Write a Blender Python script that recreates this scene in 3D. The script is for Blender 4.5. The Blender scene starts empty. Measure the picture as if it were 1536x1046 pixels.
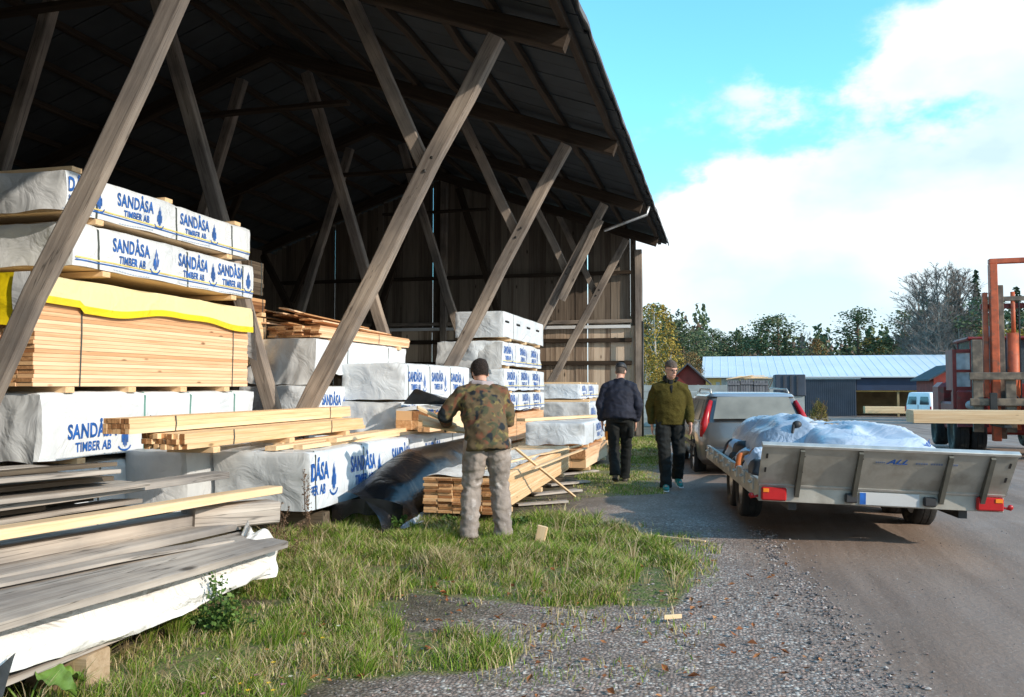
import bpy, bmesh, math, random
import numpy as np
from mathutils import Vector, Matrix, noise
R = math.radians
sc = bpy.context.scene
COL = sc.collection
# ---------------------------------------------------------------- camera, sky, sun, exposure
CAM_H = 1.42
cam_d = bpy.data.cameras.new("camera"); cam = bpy.data.objects.new("camera", cam_d); COL.objects.link(cam)
cam_d.sensor_width = 36.0; cam_d.lens = 29.3; cam_d.clip_end = 3000; cam_d.clip_start = 0.05
cam.location = (0, 0, CAM_H); cam.rotation_euler = (R(92.61), 0, R(14.1))
sc.camera = cam
SUN_EL, SUN_AZ = R(26), R(-21)           # azimuth measured from +X, anticlockwise
sd = Vector((math.cos(SUN_AZ)*math.cos(SUN_EL), math.sin(SUN_AZ)*math.cos(SUN_EL), math.sin(SUN_EL)))
sun_d = bpy.data.lights.new("sun", 'SUN'); sun_d.energy = 2.85; sun_d.angle = R(0.8); sun_d.color = (1.0, 0.87, 0.72)
sun = bpy.data.objects.new("sun", sun_d); COL.objects.link(sun)
sun.rotation_euler = sd.to_track_quat('Z', 'Y').to_euler(); sun.location = (20, -5, 20)
w = bpy.data.worlds.new("World"); sc.world = w; w.use_nodes = True
wn, wl = w.node_tree.nodes, w.node_tree.links
for n in list(wn): wn.remove(n)
def N(nodes, t, **kw):
    n = nodes.new(t)
    for k, v in kw.items():
        if hasattr(n, k): setattr(n, k, v)
        else: n.inputs[k].default_value = v
    return n
def math_n(nodes, links, op, a, b=None, c=None, clamp=False):
    m = nodes.new('ShaderNodeMath'); m.operation = op; m.use_clamp = clamp
    for i, x in enumerate((a, b, c)):
        if x is None: continue
        if isinstance(x, (int, float)): m.inputs[i].default_value = x
        else: links.new(x, m.inputs[i])
    return m.outputs[0]
sky = N(wn, 'ShaderNodeTexSky', sky_type='NISHITA', sun_disc=False, sun_elevation=SUN_EL,
        sun_rotation=math.pi/2 - SUN_AZ, air_density=1.0, dust_density=0.6, ozone_density=2.0, altitude=50)
tint = N(wn, 'ShaderNodeMix', data_type='RGBA', blend_type='MULTIPLY')
tint.inputs[0].default_value = 1.0; tint.inputs[7].default_value = (1.45, 2.75, 2.75, 1)
wl.new(sky.outputs[0], tint.inputs[6])
tc = N(wn, 'ShaderNodeTexCoord'); sep = N(wn, 'ShaderNodeSeparateXYZ'); wl.new(tc.outputs['Generated'], sep.inputs[0])
X, Y, Z = sep.outputs
mp = N(wn, 'ShaderNodeMapping'); mp.inputs['Scale'].default_value = (1, 1, 1.7); mp.inputs['Location'].default_value = (3.1, 0.4, 7.3)
wl.new(tc.outputs['Generated'], mp.inputs[0])
n1 = N(wn, 'ShaderNodeTexNoise'); n1.inputs['Scale'].default_value = 5.2; n1.inputs['Detail'].default_value = 7; n1.inputs['Roughness'].default_value = 0.56
n2 = N(wn, 'ShaderNodeTexNoise'); n2.inputs['Scale'].default_value = 3.6; n2.inputs['Detail'].default_value = 6
wl.new(mp.outputs[0], n1.inputs[0]); wl.new(mp.outputs[0], n2.inputs[0])
# more cloud low down and to the right
b = math_n(wn, wl, 'MULTIPLY', X, 1.6)
c = math_n(wn, wl, 'MULTIPLY', Z, -3.4)
d = math_n(wn, wl, 'MULTIPLY', n1.outputs[0], 2.7)
s = math_n(wn, wl, 'ADD', b, c); s = math_n(wn, wl, 'ADD', s, d); s = math_n(wn, wl, 'ADD', s, -0.03)
cl = N(wn, 'ShaderNodeMapRange', interpolation_type='SMOOTHERSTEP'); wl.new(s, cl.inputs[0])
cl.inputs[1].default_value = 0.24; cl.inputs[2].default_value = 0.66
cr = N(wn, 'ShaderNodeValToRGB'); wl.new(n2.outputs[0], cr.inputs[0])
cr.color_ramp.elements[0].position = 0.38; cr.color_ramp.elements[0].color = (4.7, 6.2, 6.9, 1)
cr.color_ramp.elements[1].position = 0.60; cr.color_ramp.elements[1].color = (8.4, 8.8, 9.0, 1)
# greyer cloud band just over the horizon
hz = N(wn, 'ShaderNodeMapRange'); wl.new(Z, hz.inputs[0]); hz.inputs[1].default_value = 0.0; hz.inputs[2].default_value = 0.20
mh = N(wn, 'ShaderNodeMix', data_type='RGBA'); wl.new(hz.outputs[0], mh.inputs[0])
mh.inputs[6].default_value = (6.0, 7.5, 8.2, 1); wl.new(cr.outputs[0], mh.inputs[7])
mx = N(wn, 'ShaderNodeMix', data_type='RGBA'); wl.new(cl.outputs[0], mx.inputs[0])
wl.new(tint.outputs[2], mx.inputs[6]); wl.new(mh.outputs[2], mx.inputs[7])
bg = N(wn, 'ShaderNodeBackground'); bg.inputs[1].default_value = 0.10; wl.new(mx.outputs[2], bg.inputs[0])
wo = N(wn, 'ShaderNodeOutputWorld'); wl.new(bg.outputs[0], wo.inputs[0])
sc.view_settings.view_transform = 'Standard'; sc.view_settings.look = 'None'; sc.view_settings.gamma = 1
sc.view_settings.exposure = 0.62
sc.cycles.max_bounces = 6; sc.cycles.transparent_max_bounces = 8

# ---------------------------------------------------------------- helpers
FPX = 1250.0
_a, _p = R(14.1), R(2.61)
_F = Vector((-math.sin(_a)*math.cos(_p), math.cos(_a)*math.cos(_p), math.sin(_p)))
_R = Vector((math.cos(_a), math.sin(_a), 0)); _U = _R.cross(_F)
def up(u, v, X=None, Y=None, Z=None):
    d = _F + _R*((u-768)/FPX) + _U*((523-v)/FPX)
    t = X/d.x if X is not None else Y/d.y if Y is not None else (Z-CAM_H)/d.z
    return Vector((0, 0, CAM_H)) + d*t
def proj(p):
    d = p - Vector((0, 0, CAM_H)); k = d.dot(_F)
    return 768+FPX*d.dot(_R)/k, 523-FPX*d.dot(_U)/k, k
def gz(x, y):
    t = min(1, max(0, (y-15)/65)); return -1.25*t
def V(*a): return Vector(a)
class MB:
    def __init__(s): s.v = []; s.f = []
    def add(s, vs, fs):
        o = len(s.v); s.v += [tuple(q) for q in vs]; s.f += [tuple(i+o for i in f) for f in fs]
    def box(s, c, size, rot=None):
        hx, hy, hz = [q/2 for q in size]
        vs = [Vector((x, y, z)) for x in (-hx, hx) for y in (-hy, hy) for z in (-hz, hz)]
        if rot is not None: vs = [rot @ q for q in vs]
        c = Vector(c); s.add([q+c for q in vs], [(0,1,3,2),(4,6,7,5),(0,4,5,1),(2,3,7,6),(0,2,6,4),(1,5,7,3)])
    def bx(s, x0, x1, y0, y1, z0, z1): s.box(((x0+x1)/2, (y0+y1)/2, (z0+z1)/2), (abs(x1-x0), abs(y1-y0), abs(z1-z0)))
    def tube(s, pts, rs, n=10, ref=None, cap=True):
        pts = [Vector(p) for p in pts]; k = len(pts)
        if not isinstance(rs, (list, tuple)): rs = [rs]*k
        vs = []; fs = []; prev = None
        for i, p in enumerate(pts):
            t = (pts[min(i+1, k-1)] - pts[max(i-1, 0)]).normalized()
            if prev is None:
                a = Vector(ref) if ref else (Vector((1,0,0)) if abs(t.x) < 0.8 else Vector((0,1,0)))
            else: a = prev
            a = (a - t*a.dot(t)).normalized(); prev = a; b = t.cross(a)
            r = rs[i]; ra, rb = r if isinstance(r, (tuple, list)) else (r, r)
            for j in range(n):
                q = 2*math.pi*j/n; vs.append(p + a*math.cos(q)*ra + b*math.sin(q)*rb)
        for i in range(k-1):
            for j in range(n):
                j2 = (j+1) % n; fs.append((i*n+j, i*n+j2, (i+1)*n+j2, (i+1)*n+j))
        if cap: fs.append(tuple(range(n-1, -1, -1))); fs.append(tuple((k-1)*n+j for j in range(n)))
        s.add(vs, fs)
    def bar(s, p0, p1, w, h, upv=(0,0,1)):
        p0, p1 = Vector(p0), Vector(p1); t = (p1-p0).normalized(); u = Vector(upv)
        a = t.cross(u)
        if a.length < 1e-4: a = t.cross(Vector((1,0,0)))
        a.normalize(); b = a.cross(t)
        vs = [p + a*x*w/2 + b*z*h/2 for p in (p0, p1) for x, z in ((-1,-1),(1,-1),(1,1),(-1,1))]
        s.add(vs, [(0,1,2,3),(7,6,5,4),(0,4,5,1),(1,5,6,2),(2,6,7,3),(3,7,4,0)])
    def ell(s, c, r, seg=12, rings=8, rot=None):
        vs = []; fs = []; c = Vector(c)
        for i in range(1, rings):
            th = math.pi*i/rings
            for j in range(seg):
                ph = 2*math.pi*j/seg
                q = Vector((r[0]*math.sin(th)*math.cos(ph), r[1]*math.sin(th)*math.sin(ph), r[2]*math.cos(th)))
                vs.append(c + (rot @ q if rot is not None else q))
        t = Vector((0,0,r[2])); t2 = -t
        if rot is not None: t = rot @ t; t2 = rot @ t2
        vs += [c+t, c+t2]; a, b_ = len(vs)-2, len(vs)-1
        for i in range(rings-2):
            for j in range(seg):
                j2 = (j+1) % seg; fs.append((i*seg+j, (i+1)*seg+j, (i+1)*seg+j2, i*seg+j2))
        for j in range(seg):
            j2 = (j+1) % seg; fs.append((a, j, j2)); fs.append((b_, (rings-2)*seg+j2, (rings-2)*seg+j))
        s.add(vs, fs)
    def lathe(s, prof, axis='x', c=(0,0,0), n=24):
        # prof: (offset along axis, radius)
        vs = []; fs = []; c = Vector(c); k = len(prof)
        for o, r in prof:
            for j in range(n):
                q = 2*math.pi*j/n; a, b_ = r*math.cos(q), r*math.sin(q)
                vs.append(c + (Vector((o, a, b_)) if axis == 'x' else Vector((a, o, b_)) if axis == 'y' else Vector((a, b_, o))))
        for i in range(k-1):
            for j in range(n):
                j2 = (j+1) % n; fs.append((i*n+j, i*n+j2, (i+1)*n+j2, (i+1)*n+j))
        s.add(vs, fs)
    def grid(s, fn, nu, nv):
        vs = [fn(i/nu, j/nv) for i in range(nu+1) for j in range(nv+1)]
        fs = [(i*(nv+1)+j, (i+1)*(nv+1)+j, (i+1)*(nv+1)+j+1, i*(nv+1)+j+1) for i in range(nu) for j in range(nv)]
        s.add(vs, fs)
    def build(s, name, mat, parent=None, world=True, smooth=False, merge=False, bevel=0, angle=None):
        vs = s.v
        if parent is not None and world:
            mi = parent_inv(parent); vs = [mi @ Vector(q) for q in vs]
        me = bpy.data.meshes.new(name); me.from_pydata([tuple(q) for q in vs], [], s.f)
        if merge or bevel:
            bm = bmesh.new(); bm.from_mesh(me)
            if merge: bmesh.ops.remove_doubles(bm, verts=bm.verts, dist=0.0005)
            if bevel:
                es = [e for e in bm.edges if len(e.link_faces) == 2 and e.calc_face_angle(0) > 0.6]
                bmesh.ops.bevel(bm, geom=es, offset=bevel, segments=1, affect='EDGES', clamp_overlap=True)
            bmesh.ops.recalc_face_normals(bm, faces=bm.faces)
            bm.to_mesh(me); bm.free()
        if smooth:
            me.polygons.foreach_set('use_smooth', [True]*len(me.polygons))
            if angle: me.set_sharp_from_angle(angle=R(angle))
        me.materials.append(mat)
        o = bpy.data.objects.new(name, me); COL.objects.link(o)
        if parent is not None: o.parent = parent
        return o
def wm(o):
    m = Matrix.LocRotScale(o.location, o.rotation_euler, o.scale)
    return wm(o.parent) @ m if o.parent else m
def parent_inv(o): return wm(o).inverted()
def tag(o, label=None, cat=None, group=None, kind=None):
    if label: o['label'] = label
    if cat: o['category'] = cat
    if group: o['group'] = group
    if kind: o['kind'] = kind
    return o
def empty(name, loc, label=None, cat=None, group=None, rz=0.0, rx=0.0, ry=0.0):
    o = bpy.data.objects.new(name, None); COL.objects.link(o); o.location = loc; o.rotation_euler = (rx, ry, rz)
    o.empty_display_size = 0.2
    return tag(o, label, cat, group)
def beam(name, p0, p1, w, h, mat, parent, roll=0.0, taper=1.0, seg=8, wob=0.006, seed=0, upv=None):
    """a timber with its grain along local Y; p0, p1 in world coordinates"""
    p0, p1 = Vector(p0), Vector(p1); L = (p1-p0).length; t = (p1-p0).normalized()
    u = Vector(upv) if upv else (Vector((0,1,0)) if abs(t.y) < 0.9 else Vector((0,0,1)))
    a = t.cross(u).normalized(); b_ = a.cross(t)
    M = Matrix((a, t, b_)).transposed().to_4x4(); M.translation = p0
    if roll: M = M @ Matrix.Rotation(roll, 4, 'Y')
    mb = MB(); vs = []; fs = []
    prof = [(-1,-.86),(-.86,-1),(.86,-1),(1,-.86),(1,.86),(.86,1),(-.86,1),(-1,.86)]
    for i in range(seg+1):
        y = L*i/seg; s_ = 1+(taper-1)*i/seg
        ox = noise.noise(Vector((seed*3.1, y*0.9, 0)))*wob*2; oz = noise.noise(Vector((seed*5.7, y*0.9, 9)))*wob*2
        for x, z in prof: vs.append((x*w/2*s_+ox, y, z*h/2*s_+oz))
    k = len(prof)
    for i in range(seg):
        for j in range(k): fs.append((i*k+j, (i+1)*k+j, (i+1)*k+(j+1) % k, i*k+(j+1) % k))
    fs.append(tuple(range(k))); fs.append(tuple(seg*k+j for j in range(k-1, -1, -1)))
    mb.add(vs, fs); o = mb.build(name, mat, None)
    if parent: o.parent = parent; M = parent_inv(parent) @ M
    loc, rot, _ = M.decompose(); o.location = loc; o.rotation_euler = rot.to_euler()
    return o

# ---------------------------------------------------------------- materials
def newmat(name):
    m = bpy.data.materials.new(name); m.use_nodes = True
    nt = m.node_tree; bs = nt.nodes['Principled BSDF']; return m, nt.nodes, nt.links, bs
def ramp(nodes, links, fac, stops):
    r = nodes.new('ShaderNodeValToRGB'); links.new(fac, r.inputs[0])
    el = r.color_ramp.elements
    while len(el) < len(stops): el.new(0.5)
    for e, (p, c_) in zip(el, stops): e.position = p; e.color = (*c_, 1)
    return r.outputs[0]
def simple(name, col, rough=0.6, metal=0.0, nscale=6.0, var=0.25, bump=0.0, bscale=30.0, coat=0.0, spec=0.5, coords='Object', dirt=None):
    m, nd, lk, bs = newmat(name)
    tc = nd.new('ShaderNodeTexCoord'); ns = nd.new('ShaderNodeTexNoise'); ns.inputs['Scale'].default_value = nscale; ns.inputs['Detail'].default_value = 5
    lk.new(tc.outputs[coords], ns.inputs[0])
    lo = tuple(c_*(1-var) for c_ in col); hi = tuple(min(1, c_*(1+var)) for c_ in col)
    o = ramp(nd, lk, ns.outputs[0], [(0.3, lo), (0.7, hi)])
    if dirt:
        n3 = nd.new('ShaderNodeTexNoise'); n3.inputs['Scale'].default_value = dirt[1]; n3.inputs['Detail'].default_value = 8; lk.new(tc.outputs[coords], n3.inputs[0])
        f_ = ramp(nd, lk, n3.outputs[0], [(dirt[2], (0,0,0)), (dirt[2]+0.15, (1,1,1))])
        mm = nd.new('ShaderNodeMix'); mm.data_type = 'RGBA'; lk.new(f_, mm.inputs[0]); lk.new(o, mm.inputs[6]); mm.inputs[7].default_value = (*dirt[0], 1); o = mm.outputs[2]
    lk.new(o, bs.inputs['Base Color']); bs.inputs['Roughness'].default_value = rough; bs.inputs['Metallic'].default_value = metal
    bs.inputs['Coat Weight'].default_value = coat; bs.inputs['Specular IOR Level'].default_value = spec
    if bump:
        n2_ = nd.new('ShaderNodeTexNoise'); n2_.inputs['Scale'].default_value = bscale; n2_.inputs['Detail'].default_value = 6; lk.new(tc.outputs[coords], n2_.inputs[0])
        bp = nd.new('ShaderNodeBump'); bp.inputs['Strength'].default_value = bump; bp.inputs['Distance'].default_value = 0.02
        lk.new(n2_.outputs[0], bp.inputs['Height']); lk.new(bp.outputs[0], bs.inputs['Normal'])
    return m
def wood(name, dark, mid, light, rough=0.75, knots=True, axis='Y', isl=0.35, bump=0.4, gscale=1.0, cracks=False):
    """board wood: streaky grain along one local axis, darker knots, every board its own tone"""
    m, nd, lk, bs = newmat(name)
    tc = nd.new('ShaderNodeTexCoord'); geo = nd.new('ShaderNodeNewGeometry')
    mp = nd.new('ShaderNodeMapping'); sc_ = [22*gscale]*3; sc_['XYZ'.index(axis)] = 0.9*gscale; mp.inputs['Scale'].default_value = sc_
    off = nd.new('ShaderNodeVectorMath'); off.operation = 'ADD'; lk.new(tc.outputs['Object'], off.inputs[0])
    cb = nd.new('ShaderNodeCombineXYZ')
    for i in range(3):
        q = math_n(nd, lk, 'MULTIPLY', geo.outputs['Random Per Island'], 13.7*(i+1)); lk.new(q, cb.inputs[i])
    lk.new(cb.outputs[0], off.inputs[1]); lk.new(off.outputs[0], mp.inputs[0])
    n_ = nd.new('ShaderNodeTexNoise'); n_.inputs['Scale'].default_value = 1.5; n_.inputs['Detail'].default_value = 6; n_.inputs['Roughness'].default_value = 0.65; lk.new(mp.outputs[0], n_.inputs[0])
    isr = math_n(nd, lk, 'MULTIPLY_ADD', geo.outputs['Random Per Island'], isl, -isl/2)
    f_ = math_n(nd, lk, 'ADD', n_.outputs[0], isr)
    o = ramp(nd, lk, f_, [(0.25, dark), (0.5, mid), (0.75, light)])
    if knots:
        mk = nd.new('ShaderNodeMapping'); ks = [6.0*gscale]*3; ks['XYZ'.index(axis)] = 2.2*gscale; mk.inputs['Scale'].default_value = ks; lk.new(off.outputs[0], mk.inputs[0])
        vo = nd.new('ShaderNodeTexVoronoi'); vo.inputs['Scale'].default_value = 1.0; lk.new(mk.outputs[0], vo.inputs[0])
        kf = ramp(nd, lk, vo.outputs['Distance'], [(0.05, (1,1,1)), (0.11, (0,0,0))])
        mm = nd.new('ShaderNodeMix'); mm.data_type = 'RGBA'; lk.new(kf, mm.inputs[0]); lk.new(o, mm.inputs[6]); mm.inputs[7].default_value = (*[q*0.45 for q in dark], 1); o = mm.outputs[2]
    if cracks:
        mc = nd.new('ShaderNodeMapping'); cs = [15]*3; cs['XYZ'.index(axis)] = 0.55; mc.inputs['Scale'].default_value = cs; lk.new(off.outputs[0], mc.inputs[0])
        nc = nd.new('ShaderNodeTexNoise'); nc.inputs['Scale'].default_value = 1.0; nc.inputs['Detail'].default_value = 3; nc.inputs['Distortion'].default_value = 0.3; lk.new(mc.outputs[0], nc.inputs[0])
        ab = math_n(nd, lk, 'ABSOLUTE', math_n(nd, lk, 'SUBTRACT', nc.outputs[0], 0.52)); cf = ramp(nd, lk, ab, [(0.0, (1,1,1)), (0.013, (0,0,0))])
        nb = nd.new('ShaderNodeTexNoise'); nb.inputs['Scale'].default_value = 1.3; nb.inputs['Detail'].default_value = 6; lk.new(off.outputs[0], nb.inputs[0])
        st_ = ramp(nd, lk, nb.outputs[0], [(0.38, (0.62,0.62,0.64)), (0.62, (1.12,1.08,1.04))])
        m2 = nd.new('ShaderNodeMix'); m2.data_type = 'RGBA'; m2.blend_type = 'MULTIPLY'; m2.inputs[0].default_value = 1.0; lk.new(o, m2.inputs[6]); lk.new(st_, m2.inputs[7]); o = m2.outputs[2]
        mm = nd.new('ShaderNodeMix'); mm.data_type = 'RGBA'; lk.new(math_n(nd, lk, 'MULTIPLY', cf, 0.8), mm.inputs[0]); lk.new(o, mm.inputs[6]); mm.inputs[7].default_value = (*[q*0.35 for q in dark], 1); o = mm.outputs[2]
    lk.new(o, bs.inputs['Base Color']); bs.inputs['Roughness'].default_value = rough; bs.inputs['Specular IOR Level'].default_value = 0.25
    bp = nd.new('ShaderNodeBump'); bp.inputs['Strength'].default_value = bump; bp.inputs['Distance'].default_value = 0.01
    lk.new(n_.outputs[0], bp.inputs['Height']); lk.new(bp.outputs[0], bs.inputs['Normal'])
    return m
def film(name, col, col2, rough=0.32, bump=0.5, scale=3.0, stretch=(1, 1, 1)):
    """plastic wrapping: glossy with soft creases"""
    m, nd, lk, bs = newmat(name)
    tc = nd.new('ShaderNodeTexCoord'); mp = nd.new('ShaderNodeMapping'); mp.inputs['Scale'].default_value = stretch; lk.new(tc.outputs['Object'], mp.inputs[0])
    n_ = nd.new('ShaderNodeTexNoise'); n_.inputs['Scale'].default_value = scale; n_.inputs['Detail'].default_value = 4; n_.inputs['Distortion'].default_value = 1.2; lk.new(mp.outputs[0], n_.inputs[0])
    n2_ = nd.new('ShaderNodeTexNoise'); n2_.inputs['Scale'].default_value = scale*0.7; n2_.inputs['Detail'].default_value = 8; lk.new(mp.outputs[0], n2_.inputs[0])
    o = ramp(nd, lk, n2_.outputs[0], [(0.32, col2), (0.55, col)])
    lk.new(o, bs.inputs['Base Color']); bs.inputs['Roughness'].default_value = rough; bs.inputs['Specular IOR Level'].default_value = 0.5
    rr = nd.new('ShaderNodeMath'); rr.operation = 'ABSOLUTE'
    q = math_n(nd, lk, 'SUBTRACT', n_.outputs[0], 0.5); lk.new(q, rr.inputs[0])
    bp = nd.new('ShaderNodeBump'); bp.inputs['Strength'].default_value = bump; bp.inputs['Distance'].default_value = 0.06
    lk.new(rr.outputs[0], bp.inputs['Height']); lk.new(bp.outputs[0], bs.inputs['Normal'])
    return m
M = {}
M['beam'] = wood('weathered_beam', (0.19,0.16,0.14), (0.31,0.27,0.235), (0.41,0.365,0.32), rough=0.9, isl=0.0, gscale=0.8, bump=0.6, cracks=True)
M['beam_in'] = wood('shaded_brown_beam', (0.026,0.018,0.013), (0.046,0.033,0.024), (0.08,0.058,0.042), rough=0.95, isl=0.0, gscale=0.8)  # darker copy of the beam wood, with the shed's inner shade in its colour
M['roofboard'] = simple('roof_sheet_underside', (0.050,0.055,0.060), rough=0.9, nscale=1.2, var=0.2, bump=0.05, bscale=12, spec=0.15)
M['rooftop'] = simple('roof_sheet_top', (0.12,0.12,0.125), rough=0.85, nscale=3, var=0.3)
M['wallboard'] = wood('lit_barn_wall_boards', (0.26,0.19,0.14), (0.52,0.41,0.31), (0.70,0.57,0.44), rough=0.9, axis='Z', isl=0.7, gscale=0.6, bump=0.5)  # paler copy for the lower wall; its sunlight is put into the colour
M['wallboard_up'] = wood('dark_barn_wall_boards', (0.10,0.078,0.062), (0.17,0.138,0.11), (0.25,0.21,0.17), rough=0.95, axis='Z', isl=0.4, gscale=0.6)  # dark boards; the shade inside the shed is part of this tone
M['pine'] = wood('fresh_pine', (0.66,0.43,0.22), (0.82,0.59,0.36), (0.90,0.71,0.47), rough=0.6, isl=0.3, bump=0.2)
M['pine_pink'] = wood('fresh_pine_pinkish', (0.64,0.37,0.20), (0.84,0.55,0.34), (0.90,0.67,0.46), rough=0.6, isl=0.55, bump=0.2)
M['pine_x'] = wood('fresh_pine_across', (0.55,0.33,0.16), (0.74,0.50,0.28), (0.84,0.62,0.38), rough=0.6, axis='X', isl=0.3, bump=0.2)
M['pine_end'] = wood('pine_end_grain', (0.34,0.16,0.07), (0.58,0.32,0.15), (0.78,0.50,0.27), rough=0.8, isl=0.9, knots=False, bump=0.2)
M['oldwood'] = wood('grey_old_board', (0.21,0.19,0.17), (0.38,0.35,0.32), (0.53,0.50,0.46), rough=0.85, isl=0.45, gscale=0.55, bump=0.5, cracks=True)
M['brownwood'] = wood('brown_offcut_board', (0.16,0.07,0.03), (0.36,0.18,0.08), (0.58,0.34,0.17), rough=0.8, isl=0.7)
M['darkwood'] = wood('dark_old_board', (0.055,0.04,0.03), (0.12,0.095,0.07), (0.21,0.17,0.125), rough=0.9, isl=0.5, gscale=0.7)
M['film'] = film('white_wrap_film', (0.72,0.78,0.84), (0.60,0.67,0.74), bump=0.7)
M['film_grey'] = film('grey_shaded_film', (0.62,0.65,0.67), (0.50,0.53,0.56), rough=0.33, bump=0.55)  # greyer copy of the wrap: shade of the pack ends put into the colour
M['film_yel'] = film('pale_yellow_film', (0.82,0.72,0.40), (0.76,0.68,0.42), rough=0.5)
M['film_yel2'] = film('bright_yellow_film', (0.85,0.66,0.01), (0.75,0.60,0.02), rough=0.45)
M['film_black'] = film('black_film', (0.007,0.008,0.010), (0.012,0.013,0.016), rough=0.27, bump=0.35, scale=2.2)
M['film_silver'] = film('silver_tarp', (0.46,0.54,0.64), (0.30,0.37,0.47), rough=0.3, bump=0.8, scale=3)
M['tarp_white'] = film('white_tarp', (0.80,0.80,0.78), (0.66,0.66,0.64), rough=0.6, bump=0.9, scale=5)
M['blue'] = simple('blue_print', (0.015,0.11,0.42), rough=0.4, nscale=12, var=0.35)
M['blue_faint'] = simple('faint_print', (0.45,0.55,0.72), rough=0.4)
M['yel_print'] = simple('yellow_print', (0.85,0.68,0.22), rough=0.4)
M['strap'] = simple('dark_strap', (0.06,0.075,0.07), rough=0.5)
M['strap_green'] = simple('green_strap', (0.12,0.30,0.27), rough=0.5)
M['metal'] = simple('galvanised_metal', (0.50,0.51,0.52), rough=0.42, metal=0.9, nscale=8, var=0.2)
M['darkmetal'] = simple('dark_steel', (0.05,0.05,0.05), rough=0.5, metal=0.6)
M['rubber'] = simple('tyre_rubber', (0.028,0.027,0.026), rough=0.85, bump=0.3, dirt=((0.12,0.10,0.08), 5, 0.55))
M['glass'] = simple('dark_glass', (0.03,0.036,0.04), rough=0.06, var=0.1, spec=0.9)
M['red'] = simple('red_paint', (0.24,0.028,0.022), rough=0.5, nscale=5, var=0.35, dirt=((0.13,0.06,0.045), 6, 0.55))
M['orange'] = simple('faded_orange_paint', (0.50,0.10,0.035), rough=0.55, nscale=6, var=0.3, dirt=((0.22,0.09,0.05), 7, 0.55))
M['lamp_red'] = simple('red_lamp_lens', (0.45,0.014,0.016), rough=0.25, var=0.15)
M['lamp_orange'] = simple('orange_lamp_lens', (0.85,0.25,0.02), rough=0.25, var=0.1)
M['white'] = simple('white_paint', (0.78,0.80,0.82), rough=0.4, nscale=2, var=0.06)
M['skin'] = simple('skin', (0.60,0.33,0.24), rough=0.55, nscale=20, var=0.12)
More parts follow.
